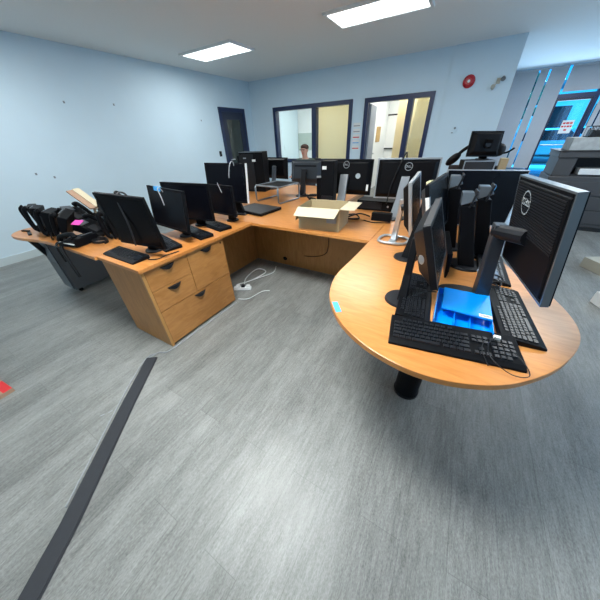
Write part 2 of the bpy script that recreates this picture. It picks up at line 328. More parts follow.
for k, (zz, segs) in enumerate([(0.215, [(-0.10, -0.05), (-0.035, 0.03), (0.045, 0.10)]), (0.14, [(-0.11, -0.06), (-0.045, -0.01), (0.005, 0.06), (0.07, 0.11)]), (0.06, [(-0.03, 0.03)])]):
    for x0, x1 in segs: q.box(x0, x1, -0.002, 0.0, zz, zz+0.04)
obj('red_lettering', q, 'redp', t)
def rblind(label, x0, x1, z0, z1, skip): blind('vertical_blind', label, x0, x1, z0, z1, YE-0.1, 'gblind', pitch=0.044, ang=-16, wd=0.052, skip=skip)
rblind('grey vertical blind with narrow gaps left of the glass entrance door', 0.42, 1.74, 0.40, 2.70, (16, 21))
rblind('short grey vertical blind above the glass entrance door', 1.80, 2.55, 2.20, 2.70, ())
rblind('grey vertical blind right of the glass entrance door behind the copier', 2.62, 3.95, 0.40, 2.70, (2, 9))
struct('trim_2', B().box(0.40, 1.70, YE-0.22, YE-0.02, 0.33, 0.385), 'steel')

# right wall window
q = B()
for y0, y1 in ((-0.2, -0.12), (1.7, 1.78), (3.5, 3.58), (5.32, 5.4)): q.box(XR, XR+0.1, y0, y1, 0.6, 2.4)
q.box(XR, XR+0.1, -0.2, 5.4, 0.6, 0.68); q.box(XR, XR+0.1, -0.2, 5.4, 2.32, 2.4)
w4 = struct('window_4', q, 'navy')
obj('window_pane', B().box(XR+0.05, XR+0.056, -0.12, 5.32, 0.68, 2.32), 'glass', w4)

# outside: pavement, strip of pale concrete, parked cars, building, trees
struct('ground', B().box(-6, 16, YE+0.1, 60, -0.2, -0.05), 'asph')
struct('pavement', B().box(-4, 14, 13.6, 15.6, -0.05, 0.06), 'snow')
def car(name, label, x, y, m, rz=0):
    t = thing(name, label, 'car', (x, y, -0.05), (0, 0, rz))
    prof = [(-2.1, 0.35), (-2.1, 0.8), (-1.3, 0.92), (-0.75, 1.42), (0.85, 1.42), (1.5, 0.95), (2.1, 0.85), (2.15, 0.4)]
    obj('body', B().yprism(prof, -0.85, 0.85), m, t, 0.06)
    g = B(); g.yprism([(-1.1, 0.95), (-0.68, 1.34), (0.78, 1.34), (1.25, 0.97)], -0.87, 0.87); obj('side_window', g, 'blackgloss', t)
    for sx in (-1.35, 1.35):
        for sy in (-0.8, 0.8): obj('wheel', B().tube([(sx, sy-0.1, 0.33), (sx, sy+0.1, 0.33)], 0.33, 20), 'tyre', t)
car('car', 'dark car parked outside, seen through the entrance door glass', 2.9, 18.0, 'carp')
car('car', 'pale car parked outside farther back beyond the entrance door', 5.6, 22.5, 'carw', 0.15)
t = thing('building', 'grey building across the car park beyond the entrance door', 'building', (6, 34, 0))
obj('walls', B().box(-9, 9, 0, 6, 0, 4.2), 'brick', t); obj('roof', B().box(-9.3, 9.3, -0.3, 6.3, 4.2, 4.5), 'steel', t)
for i in range(5): obj('window', B().box(-7.5+3.2*i, -5.7+3.2*i, -0.03, 0, 1.2, 2.8), 'blackgloss', t)
t = thing('tree', 'leafy tree beyond the parked cars outside the entrance door', 'tree', (2.4, 27, 0))
obj('trunk', B().tube([(0, 0, 0), (0.05, 0, 1.2), (-0.05, 0, 2.2)], [0.16, 0.13, 0.09]), 'tan', t)
q = B()
for i in range(60):
    q.at(TR((random.gauss(0, .7), random.gauss(0, .6), 3.0+random.gauss(0, .5)))).ell((0, 0, 0), .3, .3, .25, 7, 5)
obj('crown', q, 'leaf', t)

# ceiling lights
for i, (x, y) in enumerate(LAMPS):
    pl = ['above the left wall behind the viewer', 'behind the viewer', 'on the right behind the viewer', 'above the phone desk', 'above the near floor', 'above the right aisle', 'before the navy door', 'before the wide navy window', 'before the red bell'][i]
    t = thing('ceiling_light', 'recessed white fluorescent panel ' + pl, 'ceiling light', (x, y, ZC-0.03), group='recessed ceiling panels')
    q = B(); q.box(-0.61, -0.57, -0.31, 0.31, 0, 0.03); q.box(0.57, 0.61, -0.31, 0.31, 0, 0.03); q.box(-0.57, 0.57, -0.31, -0.27, 0, 0.03); q.box(-0.57, 0.57, 0.27, 0.31, 0, 0.03)
    obj('frame', q, 'white', t); obj('diffuser', B().box(-0.57, 0.57, -0.27, 0.27, 0.01, 0.028), 'lamp', t)

# wall devices
t = thing('fire_bell', 'round red fire alarm bell high on the back wall', 'alarm bell', (-0.30, YB-0.03, 2.21))
mt = TR((0, 0, 0)) @ Matrix.Rotation(PI/2, 4, 'X')
obj('gong', B().at(mt).hexa([(0.105*math.cos(i*PI/16), 0.105*math.sin(i*PI/16)) for i in range(32)], [(0.06*math.cos(i*PI/16), 0.06*math.sin(i*PI/16)) for i in range(32)], 0.02, 0.07), 'red', t, 0.01)
obj('back_plate', B().at(mt).cyl((0, 0), 0.085, 0, 0.02), 'redp', t)
obj('centre_label', B().at(mt).cyl((0, 0), 0.022, 0.07, 0.073, 16), 'paper', t)
t = thing('emergency_light', 'small white twin-head emergency light on the back wall near the blinds', 'emergency light', (0.17, YB-0.03, 2.15))
obj('bracket', B().box(-0.03, 0.03, -0.03, 0, -0.02, 0.06), 'beige', t, 0.004)
for s_, zz in ((-1, -0.07), (1, 0.05)):
    a = obj('lamp_head', B().at(TR((s_*0.06, -0.06, zz)) @ Matrix.Rotation(PI/2+0.5*s_, 4, 'X')).cyl((0, 0), 0.022, -0.03, 0.03, 16, 0.036), 'steel' if s_ > 0 else 'beige', t)
    obj('arm', B().tube([(0, -0.02, 0.02), (s_*0.06, -0.06, zz)], 0.008), 'beige', t)
t = thing('thermostat', 'small round white thermostat ring low on the back wall left of the dark monitor', 'thermostat', (-0.33, YB-0.03, 1.46))
obj('housing', B().at(mt).cyl((0, 0), 0.055, 0, 0.02), 'wall', t, 0.004)
obj('dial', B().at(mt).cyl((0, 0.035), 0.02, 0.02, 0.03, 16), 'steel', t); obj('lever', B().box(-0.05, -0.02, -0.028, -0.02, -0.05, -0.035), 'steel', t)
nz_ = ['topmost of the column of notices between the two navy window frames', 'second notice from the top between the two navy window frames', 'third notice down, with a red line, between the navy frames', 'fourth notice down, with a pale blue line, between the navy frames', 'lowest notice, with a red line, between the navy frames']
for i in range(5):
    t = thing('wall_notice', 'white paper, ' + nz_[i], 'notice', (-2.44, YB-0.004, 1.60-0.115*i), group='notices between the windows')
    obj('sheet', B().box(-0.09, 0.09, 0, 0.003, 0, 0.09), 'paper', t)
    obj('printed_line', B().box(-0.08, 0.08, -0.002, 0, 0.02, 0.04), ('gcable', 'gcable', 'redp', 'tape', 'redp')[i], t)
# scuffs on the left wall
for y_, z_, lb in ((2.35, 2.03, 'dark scuff high on the left wall, above the phone heap'), (3.1, 2.04, 'dark scuff high on the left wall, right of the one above the phones'), (1.55, 1.12, 'faint scuff low on the left wall just above the phones'), (5.0, 1.85, 'dark scuff high on the left wall nearest the navy door'), (1.75, 1.05, 'dark scuff lowest on the left wall, by the top of the phone heap')):
    tag(obj('wall_scuff', B().box(XL, XL+0.001, y_, y_+0.025, z_, z_+0.03), 'steel'), lb, 'scuff', 'scuff marks on the left wall')

# ------------------------------------------------------------------ desks
def worktop(name, label, pts, m='oak'):
    o = obj(name, B().prism(pts, T-0.028, T), m, bevel=0.003)
    return tag(o, label, 'worktop')
worktop('worktop', 'honey wood worktop over the drawer cabinet holding the row of black monitors', [(-2.31, 0.72), (-1.745, 0.72), (-1.745, 1.935), (-2.31, 1.935)])
worktop('worktop', 'honey wood centre worktop under the open cardboard box', [(-2.31, 1.937), (-0.50, 1.937), (-0.50, 3.10), (-2.31, 3.10)])
pen = [(-0.498, 1.93), (-0.505, 1.54), (-0.512, 1.30), (-0.482, 1.13), (-0.427, 1.00), (-0.317, 0.862), (-0.184, 0.770), (-0.05, 0.722), (0.076, 0.712), (0.20, 0.738), (0.33, 0.805), (0.453, 0.925), (0.54, 1.055), (0.597, 1.19), (0.612, 1.32), (0.592, 1.46), (0.55, 1.59), (0.47, 1.72), (0.40, 1.90), (0.375, 2.10)]
pc = [(p.x, p.y) for p in spl([(x, y, 0) for x, y in pen], 5)] + [(0.36, 2.9), (0.36, 3.10), (-0.498, 3.10)]
worktop('worktop', 'honey wood peninsula worktop with a wide rounded end on a black column leg', pc)
far = [(-0.498, 3.102), (0.36, 3.102), (0.40, 3.3)] + [(0.07+0.53*math.cos(a), 3.82+0.53*math.sin(a)) for a in [math.radians(d) for d in range(-30, 211, 15)]] + [(-0.498, 3.5)]
worktop('worktop', 'far rounded peninsula worktop behind the tall black screen, carrying the stacked box and monitor', far)
worktop('worktop', 'far left worktop under the tower computer and the tubular riser', [(-3.2, 3.102), (-1.2, 3.102), (-1.2, 4.15), (-3.2, 4.15)])
worktop('worktop', 'narrow worktop behind the left monitors beside the beige box', [(-3.2, 1.95), (-2.312, 1.95), (-2.312, 3.10), (-3.2, 3.10)])
rp = [(-2.312, 0.70), (-2.93, 0.70), (-3.31, 0.665), (-3.6, 0.60), (-3.80, 0.60), (-3.93, 0.70), (-3.95, 0.88), (-3.8, 1.1), (-3.5, 1.26), (-3.1, 1.32), (-2.312, 1.32)]
rpc = [(-2.312, 0.70)] + [(p.x, p.y) for p in spl([(x, y, 0) for x, y in rp[1:-1]], 5)] + [(-2.312, 1.32)]
worktop('worktop', 'honey wood worktop with rounded end near the left wall, heaped with desk phones', rpc)
# column leg
t = thing('column_leg', 'thick black cylindrical leg under the rounded peninsula end', 'table leg', (0.055, 1.24, 0))
obj('column', B().cyl((0, 0), 0.073, 0.02, T-0.045), 'dark', t, smooth=False, bevel=0.002); obj('foot_ring', B().cyl((0, 0), 0.078, 0, 0.02), 'dark2', t); obj('top_plate', B().cyl((0, 0), 0.12, T-0.045, T-0.029), 'dark2', t)
t = thing('column_leg', 'black cylindrical leg under the far rounded peninsula', 'table leg', (0.07, 3.85, 0))
obj('column', B().cyl((0, 0), 0.052, 0.0, T-0.029), 'dark', t)
# modesty panels / carcass panels
t = tag(obj('modesty_panel', B().box(-2.26, -0.1, 2.52, 2.54, 0.012, T-0.029), 'oakc'), 'wood panel closing the back of the kneehole under the centre worktop', 'panel')
obj('panel_seam', B().box(-1.62, -1.616, 2.5185, 2.52, 0.02, T-0.03), 'edge', t); obj('panel_seam', B().box(-1.18, -1.176, 2.5185, 2.52, 0.02, T-0.03), 'edge', t)
obj('outlet_hole', B().at(TR((-1.76, 2.52, 0.10)) @ Matrix.Rotation(PI/2, 4, 'X')).cyl((0, 0), 0.032, 0, 0.003, 20, sy=0.8), 'dark', t)
tag(obj('side_panel', B().box(-2.26, -2.24, 1.53, 2.519, 0.012, T-0.029), 'oakc'), 'wood panel under the worktop between the drawer cabinet and the back corner', 'panel')
tag(obj('side_panel', B().box(-0.02, 0.0, 2.10, 2.515, 0.0, T-0.029), 'oakc'), 'wood support panel under the peninsula beside the modesty panel', 'panel')
tag(obj('end_panel', B().box(-3.15, -3.13, 3.15, 4.1, 0.0, T-0.029), 'oakc'), 'wood end panel carrying the far left worktop', 'panel')
tag(obj('end_panel', B().box(-1.26, -1.24, 3.15, 4.1, 0.0, T-0.029), 'oakc'), 'wood end panel at the right of the far left worktop', 'panel')
tag(obj('end_panel', B().box(-3.15, -3.13, 2.0, 3.05, 0.0, T-0.029), 'oakc'), 'wood end panel under the narrow worktop beside the beige box', 'panel')

# drawer cabinet
t = thing('drawer_cabinet', 'honey wood drawer cabinet with three dark half-moon pulls on the left and right fronts', 'cabinet', (-2.04, 1.13, 0))
def L(x, y): return (x+2.04, y-1.13)
q = B(); x0, y0 = L(-2.30, 0.735); x1, y1 = L(-1.785, 1.525)
q.box(x0, x1, y0, y0+0.02, 0.0, T-0.029); q.box(x0, x1, y1-0.02, y1, 0.0, T-0.029); q.box(x0, x0+0.02, y0+0.02, y1-0.02, 0.0, T-0.029); q.box(x0+0.02, x1, y0+0.02, y1-0.02, 0.03, 0.05); q.box(x0+0.02, x1-0.03, y0+0.02, y1-0.02, 0.052, T-0.032)
obj('carcass', q, 'oakc', t)
obj('end_post', B().box(x1, x1+0.021, y0, y0+0.022, 0.0, T-0.029), 'edge', t)
def pull(par, y, z):
    pts = [(-0.062+0.124*i/12, -0.030*math.sin(PI*i/12)) for i in range(13)]
    q = B(); c = x1+0.0215
    for i in range(12):
        (a0, b0), (a1, b1) = pts[i], pts[i+1]
        d0 = 0.022*math.sin(PI*i/12)+0.002; d1 = 0.022*math.sin(PI*(i+1)/12)+0.002
        q.face([q.v((c, y+a0, z+0.004)), q.v((c+d0, y+a0, z+0.004)), q.v((c+d1, y+a1, z+0.004)), q.v((c, y+a1, z+0.004))])
        q.face([q.v((c+d0, y+a0, z+0.004)), q.v((c+d1, y+a1, z+0.004)), q.v((c+d1*0.7, y+a1, z+b1)), q.v((c+d0*0.7, y+a0, z+b0))])
        q.face([q.v((c, y+a0, z+b0)), q.v((c+d0*0.7, y+a0, z+b0)), q.v((c+d1*0.7, y+a1, z+b1)), q.v((c, y+a1, z+b1))])
    obj('handle', q, 'dark2', par)
ys, g = L(0, 1.12)[1], 0.0025
for (a, c, z0, z1, hy, hz) in ((y0+0.024, ys-g, 0.538, T-0.034, None, 0.688), (y0+0.024, ys-g, 0.350, 0.533, None, 0.512), (ys+g, y1-0.002, 0.350, T-0.034, None, 0.684), (y0+0.024, y1-0.002, 0.02, 0.345, L(0, 1.139)[1], 0.325)):
    dr = obj('drawer', B().box(x1+0.002, x1+0.021, a, c, z0, z1), 'oakd', t, 0.0015)
    pull(dr, (a+c)/2 if hy is None else hy, hz)
obj('lock', B().at(TR((x1+0.021, L(0, 1.49)[1], 0.677)) @ Matrix.Rotation(PI/2, 4, 'Y')).cyl((0, 0), 0.009, 0, 0.003, 16), 'dark', t)

# grey pedestal under phone desk
t = thing('steel_pedestal', 'dark grey steel pedestal under the phone-covered worktop', 'pedestal', (-3.72, 1.02, 0.0))
obj('body', B().box(-0.14, 0.12, -0.25, 0.27, 0.045, T-0.032), 'ped', t, 0.003)
obj('drawer_front', B().box(-0.135, 0.115, -0.265, -0.252, 0.06, 0.38), 'ped', t, 0.002); obj('drawer_front', B().box(-0.135, 0.115, -0.265, -0.252, 0.385, T-0.036), 'ped', t, 0.002)
for sx in (-0.1, 0.09):
    for sy in (-0.2, 0.22): obj('caster', B().tube([(sx-0.01, sy, 0.022), (sx+0.01, sy, 0.022)], 0.022, 14), 'dark', t)
tag(obj('support_strut', B().hexa([(-3.93, 0.78), (-3.875, 0.78), (-3.875, 0.83), (-3.93, 0.83)], [(-3.60, 0.64), (-3.55, 0.64), (-3.55, 0.69), (-3.60, 0.69)], 0.38, T-0.03), 'dark2'), 'slanting black strut under the rounded end of the phone desk', 'strut')

# ------------------------------------------------------------------ monitors
def PM(pos, yaw, tilt, roll):
    return TR(pos) @ RZ(math.radians(yaw)) @ Matrix.Rotation(math.radians(-tilt), 4, 'X') @ Matrix.Rotation(math.radians(roll), 4, 'Y')
def ring_logo(par, mtx, r, tilt=0):
    # thin ring with four letters inside, third letter tipped back
    a = mtx @ RZ(tilt)
    q = B().at(a); n = 28
    for i in range(n):
        t0, t1 = 2*PI*i/n, 2*PI*(i+1)/n
        P = [(rr*math.cos(tt), rr*math.sin(tt), 0.0012) for rr, tt in ((r*0.88, t0), (r, t0), (r, t1), (r*0.88, t1))]
        q.face([q.v(p) for p in P])
    lg = obj('logo', q, 'logo', par)
    s = r*0.78
    text('D', s, a @ TR((-r*0.52, 0, 0.001)), 'logo', 'letter', lg); text('E', s, a @ TR((-r*0.13, 0, 0.001)) @ RZ(0.7), 'logo', 'letter', lg)
    text('L', s, a @ TR((r*0.22, 0, 0.001)), 'logo', 'letter', lg); text('L', s, a @ TR((r*0.56, 0, 0.001)), 'logo', 'letter', lg)
def monitor(label, pos, yaw, tilt, roll, w, h, view='screen', base=None, thick=0.022, hump=0.035, bezel=0.018, frame='dark', back='dark', neckm='dark', nw=0.07, base_kind='disc', br=0.1, neck_y=None, logo=None, ridges=False, zdesk=T, neck_at=0.45, name='computer_monitor', ntop=None, nth=None):
    P = PM(pos, yaw, tilt, roll)
    if base is None:
        s_ = 0.13 if view == 'screen' else -0.13
        c = P @ Vector((0, s_, 0)); base = (c.x, c.y)
    root = thing(name, label, 'monitor', (base[0], base[1], zdesk)); R0 = TR((-base[0], -base[1], -zdesk))
    # local panel: visible side at y=0; screen side sign
    F = R0 @ P if view == 'screen' else R0 @ P @ TR((0, thick, 0)) @ RZ(PI)     # F: screen faces -y at y=0
    q = B().at(F); frame_rect(q, -w/2, w/2, 0, h, bezel, 0, thick); q.box(-w/2+bezel, w/2-bezel, 0.004, thick, bezel, h-bezel)
    obj('bezel', q, frame, root, 0.002)
    obj('screen', B().at(F).box(-w/2+bezel, w/2-bezel, 0.002, 0.0045, bezel, h-bezel), 'screen', root)
    e = 0.012; z0, z1 = h*0.0+e, h-e; k = hump*1.1
    q = B().at(F @ TR((0, thick, 0)) @ Matrix.Rotation(-PI/2, 4, 'X'))     # z -> +y ; y -> -z
    q.hexa([(-w/2+e, -z0), (w/2-e, -z0), (w/2-e, -z1), (-w/2+e, -z1)][::-1], [(-w/2+e+k, -z0-k), (w/2-e-k, -z0-k), (w/2-e-k, -z1+k*0.6), (-w/2+e+k, -z1+k*0.6)][::-1], 0, hump)
    bc = obj('back_cover', q, back, root, 0.004)
    Bk = F @ TR((0, thick+hump, 0)) @ RZ(PI)         # back plane facing -y, x flipped
    if ridges:
        for i in range(19):
            zz = h-0.028-0.0085*i
            obj('ridge', B().at(Bk).box(-w/2+e+k+0.004, w/2-e-k-0.004, -0.0022, 0.001, zz, zz+0.004), 'dark2', bc)
    if logo:
        ring_logo(bc, Bk @ TR((logo[0], -0.003, logo[1])) @ Matrix.Rotation(PI/2, 4, 'X'), logo[2])
    # stand
    hub = F @ Vector((0, thick+hump, h*neck_at)); out = (F.to_3x3() @ Vector((0, 1, 0))).normalized()
    top = hub + out*0.035
    nb = Vector((0, 0, 0.012)); ax = (F.to_3x3() @ Vector((1, 0, 0))); ax.z = 0; ax.normalize(); fo = Vector((0, 0, 1)).cross(ax)
    def sec(c, a, d): return [c-ax*a-fo*d, c+ax*a-fo*d, c+ax*a+fo*d, c-ax*a+fo*d]
    if ntop: top = Vector(ntop)-Vector((base[0], base[1], zdesk+0.03))
    n0 = nth or 0.018
    q = B(); secs = [sec(nb, nw*0.62, n0*1.2), sec(nb.lerp(top, 0.5), nw*0.5, n0), sec(top+Vector((0, 0, 0.03 if ntop else 0.05)), nw*0.5, n0*0.9)]
    vs = [[q.v(p) for p in s2] for s2 in secs]
    q.face(vs[0]); q.face(vs[-1])
    for i in range(2):
        for j in range(4): q.face([vs[i][j], vs[i][(j+1) % 4], vs[i+1][(j+1) % 4], vs[i+1][j]])
    obj('neck', q, neckm, root, 0.004)
    q = B(); q.tube([hub-out*0.01, top], 0.03, 12); obj('hinge', q, 'dark2', root)
    if base_kind == 'disc': obj('base', B().cyl((0, 0), br, 0, 0.012, 40, br*0.94), 'dark2', root, 0.002)
    elif base_kind == 'rect':
        q = B().at(RZ(math.radians(yaw))); q.hexa([(-br*1.2, -br), (br*1.2, -br), (br*1.2, br), (-br*1.2, br)], [(-br*1.15, -br*0.94), (br*1.15, -br*0.94), (br*1.15, br*0.94), (-br*1.15, br*0.94)], 0, 0.014); obj('base', q, 'dark2', root, 0.003)
    elif base_kind == 'loop':
        q = B(); pts = spl([(-0.10, -0.08, 0.012), (0.02, -0.10, 0.012), (0.10, -0.06, 0.012), (0.09, 0.06, 0.012), (-0.08, 0.07, 0.012)], 6, True); q.tube(pts, 0.011, 8, True); obj('base', q, 'silver', root, smooth=True)
        obj('base_bridge', B().box(-0.025, 0.025, -0.09, 0.07, 0.004, 0.018), 'silver', root, 0.003)
    root['_P'] = 0; del root['_P']
    return root, F, Bk
m1, F1, K1 = monitor('large black monitor leaning at the near end of the left row, above the drawer cabinet', (-1.93, 0.905, 0.825), 12, -9, 3.5, 0.42, 0.375, 'screen', base=(-2.0, 1.02), br=0.075, nw=0.08)
m2, F2, K2 = monitor('black monitor with a blue label and a loose white plug over its top edge', (-2.06, 1.245, 0.84), -3, 7, 2, 0.50, 0.325, 'screen', base=(-2.05, 1.38), br=0.07)
m3_, F3, K3 = monitor('black monitor behind the one with the blue label, third in the left row', (-2.152, 1.54, 0.831), 14.5, 0, 1.7, 0.505, 0.328, 'screen', base=(-2.2, 1.68), br=0.07)
m4, F4, K4 = monitor('small black monitor in the left row, just in front of the tall bright-edged one', (-2.005, 1.83, 0.82), -4.6, 0, 0, 0.36, 0.285, 'screen', base=(-2.0, 1.93), br=0.065)
m5, F5, K5 = monitor('tall black monitor with a bright side edge before the tower computer', (-2.165, 2.07, 0.885), 10.7, 6.5, 1, 0.505, 0.385, 'screen', base=(-2.10, 2.19), br=0.075, base_kind='rect', thick=0.03, hump=0.02)
obj('silver_side_edge', B().at(F5).box(0.2505, 0.2565, -0.001, 0.028, 0.0, 0.385), 'paper', m5)
obj('blue_label', B().at(TR((2.05, -1.38, -T)) @ PM((-2.06, 1.245, 0.84), -3, 7, 2)).box(-0.14, -0.05, -0.003, 0.02, 0.295, 0.326), 'tape', m2)
m6, F6, K6 = monitor('black monitor standing behind the tower computer on its right', (-2.69, 3.81, 0.881), -7.2, 3, 0, 0.44, 0.314, 'back', br=0.09, neckm='steel')
m7, F7, K7 = monitor('black monitor mostly hidden behind the tower computer on its left', (-3.15, 3.62, 0.93), 5, 3, 0, 0.44, 0.30, 'screen', base=(-3.1, 3.74), br=0.08)
m8, F8, K8 = monitor('charcoal monitor with a grey back directly in front of the seated person', (-1.93, 3.45, 0.889), 2.4, 7.7, 0, 0.50, 0.30, 'back', frame='slate', back='slate', br=0.1, hump=0.045, neckm='dark2')
m9, F9, K9 = monitor('black monitor with a round silver logo and a silver column, behind the cardboard box', (-1.07, 2.82, 0.905), 3, 3, 0, 0.55, 0.345, 'back', br=0.1, logo=(0.0, 0.295, 0.034), nw=0.085, neckm='silver', base=(-1.08, 2.68))
m10, F10, K10 = monitor('wide black monitor with a round silver logo, right of the square one', (-0.45, 2.80, 0.90), 8.6, 1.6, 0, 0.565, 0.365, 'back', frame='silver', thick=0.01, br=0.11, logo=(0.01, 0.295, 0.035), nw=0.075, neckm='silver', base=(-0.47, 2.66))
m11, F11, K11 = monitor('silver-edged monitor seen almost edge on at the left of the peninsula cluster', (-0.177, 1.945, 0.896), 90, 10.8, -3.9, 0.36, 0.335, 'screen', frame='silver', base=(-0.33, 2.02), base_kind='loop', neckm='silver', hump=0.04, nw=0.05)
m12, F12, K12 = monitor('thick black monitor seen edge on above a round foot at the peninsula edge', (0.046, 1.314, 0.886), 88.5, 18, -5, 0.40, 0.303, 'screen', frame='dark2', back='dark2', base=(-0.095, 1.172), br=0.088, hump=0.05, thick=0.03, nw=0.05)
m13, F13, K13 = monitor('black monitor with a white label on its side, behind the thick edge-on monitor', (-0.02, 1.80, 0.93), 80, 14, -3, 0.40, 0.315, 'screen', back='slate', base=(-0.18, 1.72), br=0.08, nw=0.05)
m14, F14, K14 = monitor('widest monitor, its black screen facing the room behind the bare stands', (0.172, 2.60, 0.762), 25, -1, 2, 0.61, 0.436, 'screen', frame='silver', bezel=0.006, base=(0.07, 2.75), br=0.11)
m15, F15, K15 = monitor('large monitor with ridged black back, oval logo and grey edge at the right', (0.298, 1.148, 0.985), -81.7, -9.5, -1.9, 0.45, 0.337, 'back', frame='dark', back='dark', ntop=(0.205, 1.32, 1.13), nth=0.026, base=(0.245, 1.345), base_kind='none', thick=0.024, hump=0.006, ridges=True, logo=(-0.07, 0.262, 0.042), neckm='slate', neck_at=0.45, nw=0.06)
# oval base of the right monitor
obj('base', B().cyl((-0.07, 0.03), 0.13, 0.0, 0.014, 40, 0.12, sy=0.6), 'dark2', m15, 0.003)
q = B().at(TR((0.02+0, 0, 0)))
obj('grey_side_edge', (lambda q: (frame_rect(q, -0.227, 0.227, -0.002, 0.339, 0.006, 0.005, 0.026), q)[1])(B().at(F15)), 'steel', m15)
# side labels
obj('white_label', B().at(F13).box(-0.202, -0.18, 0.0, 0.02, 0.17, 0.25), 'paper', m13)
obj('yellow_label', B().at(F13).box(-0.10, -0.05, 0.02, 0.045, 0.30, 0.318), 'yellow', m13)
obj('side_emblem', B().at(F12 @ TR((-0.222, 0.045, 0.17)) @ Matrix.Rotation(-PI/2, 4, 'Y')).cyl((0, 0), 0.022, 0, 0.003, 20, sy=0.5), 'logo', m12)
obj('blue_sticker', B().at(F14 @ TR((0.09, 0.0, 0.31)) @ Matrix.Rotation(PI/2, 4, 'X')).cyl((0, 0), 0.016, 0, 0.002, 16, sy=1.5), 'tape', m14)
obj('round_sticker', B().at(K9 @ TR((0.135, -0.001, 0.19)) @ Matrix.Rotation(PI/2, 4, 'X')).cyl((0, 0), 0.026, 0, 0.002, 20), 'logo', m9)
obj('barcode_label', B().at(K9).box(0.235, 0.257, -0.002, 0, 0.05, 0.11), 'paper', m9)
obj('vent_strip', B().at(K8).box(-0.17, 0.17, -0.002, 0.002, 0.215, 0.232), 'dark', m8)

# bare stands
def stand(label, base, top, face, br=0.1, wd=0.08, capm='steel'):
    t = thing('monitor_stand', label, 'monitor stand', (base[0], base[1], T), group='bare monitor stands')
    tp = Vector((top[0]-base[0], top[1]-base[1], top[2]-T)); ax = Vector((math.cos(face), math.sin(face), 0)); fo = Vector((-math.sin(face), math.cos(face), 0))
    def sec(c, a, d): return [c-ax*a-fo*d, c+ax*a-fo*d, c+ax*a+fo*d, c-ax*a+fo*d]
    q = B(); S2 = [sec(Vector((0, 0, 0.014)), 0.045, wd/2*1.25), sec(tp*0.5, 0.038, wd/2), sec(tp*0.84, 0.036, wd/2)]
    vs = [[q.v(p) for p in s] for s in S2]; q.face(vs[0]); q.face(vs[-1])
    for i in range(2):
        for j in range(4): q.face([vs[i][j], vs[i][(j+1) % 4], vs[i+1][(j+1) % 4], vs[i+1][j]])
    obj('neck', q, 'dark', t, 0.004)
    q = B(); a = sec(tp*0.84, 0.037, wd/2+0.001); bb = sec(tp, 0.028, wd/2*0.85)
    a = [q.v(p+Vector((0, 0, 0.03 if i in (1, 2) else 0))) for i, p in enumerate(a)]; bb = [q.v(p) for p in bb]
    q.face(a); q.face(bb)
    for j in range(4): q.face([a[j], a[(j+1) % 4], bb[(j+1) % 4], bb[j]])
    obj('neck_cap', q, capm, t, 0.004)
    q = B().at(TR(tp+ax*0.035-Vector((0, 0, 0.035))) @ RZ(face) @ Matrix.Rotation(0.2, 4, 'Y')); q.box(-0.006, 0.004, -0.045, 0.045, -0.045, 0.045); obj('mounting_plate', q, 'dark2', t, 0.003)
    obj('base', B().cyl((0, 0), br, 0, 0.014, 40, br*0.93), 'dark2', t, 0.003)
stand('bare black monitor stand without a screen, leftmost of three in front of the widest screen', (0.06, 2.06), (-0.02, 2.03, 1.225), 0.1)
stand('bare black monitor stand without a screen, middle and nearest of three before the widest screen', (0.175, 1.76), (0.065, 1.74, 1.18), 0.1, wd=0.075)
stand('bare black monitor stand without a screen, rightmost of three before the widest screen', (0.26, 1.98), (0.145, 1.9, 1.19), 0.1, br=0.09)
# small stand with wide panel behind box
t = thing('monitor_stand', 'bare monitor stand with a silver right edge left of the square monitor', 'monitor stand', (-1.40, 2.95, T), (0, 0, 0.5))
obj('panel', B().box(-0.09, 0.075, -0.02, 0.02, 0.014, 0.31), 'dark', t, 0.004); obj('silver_edge', B().box(0.075, 0.10, -0.022, 0.022, 0.014, 0.32), 'silver', t, 0.004); obj('top_cap', B().box(-0.09, 0.075, -0.022, 0.022, 0.31, 0.325), 'silver', t); obj('base', B().cyl((0, 0), 0.1, 0, 0.014), 'dark2', t)
t = thing('desktop_computer', 'slim black upright computer with a white label between the charcoal monitor and the cardboard box', 'computer', (-1.155, 2.52, T), (0, 0, 0.1))
obj('case', B().box(-0.068, 0.068, -0.02, 0.10, 0, 0.52), 'dark', t, 0.004); obj('white_label', B().box(-0.055, -0.01, -0.0215, -0.02, 0.445, 0.475), 'paper', t); obj('front_grille', B().box(-0.06, 0.06, -0.024, -0.02, 0.02, 0.2), 'dark2', t)
tag(obj('power_adapter', B().box(-0.66, -0.47, 2.50, 2.57, T, T+0.075), 'dark', bevel=0.005), 'black block power adapter lying before the wide monitor', 'power adapter')

t = thing('desktop_computer', 'flat black desktop computer lying between the two monitors with round silver logos', 'computer', (-0.74, 2.98, T))
obj('case', B().box(-0.20, 0.20, -0.11, 0.10, 0.004, 0.105), 'dark', t, 0.004); obj('front_grille', B().box(-0.18, 0.08, -0.114, -0.11, 0.02, 0.09), 'dark2', t); obj('power_button', B().at(TR((0.15, -0.11, 0.055)) @ Matrix.Rotation(PI/2, 4, 'X')).cyl((0, 0), 0.01, 0, 0.004, 14), 'silver', t)
for sx in (-0.17, 0.17):
    for sy in (-0.09, 0.08): obj('foot', B().cyl((sx, sy), 0.012, 0, 0.004, 10), 'rubber', t)
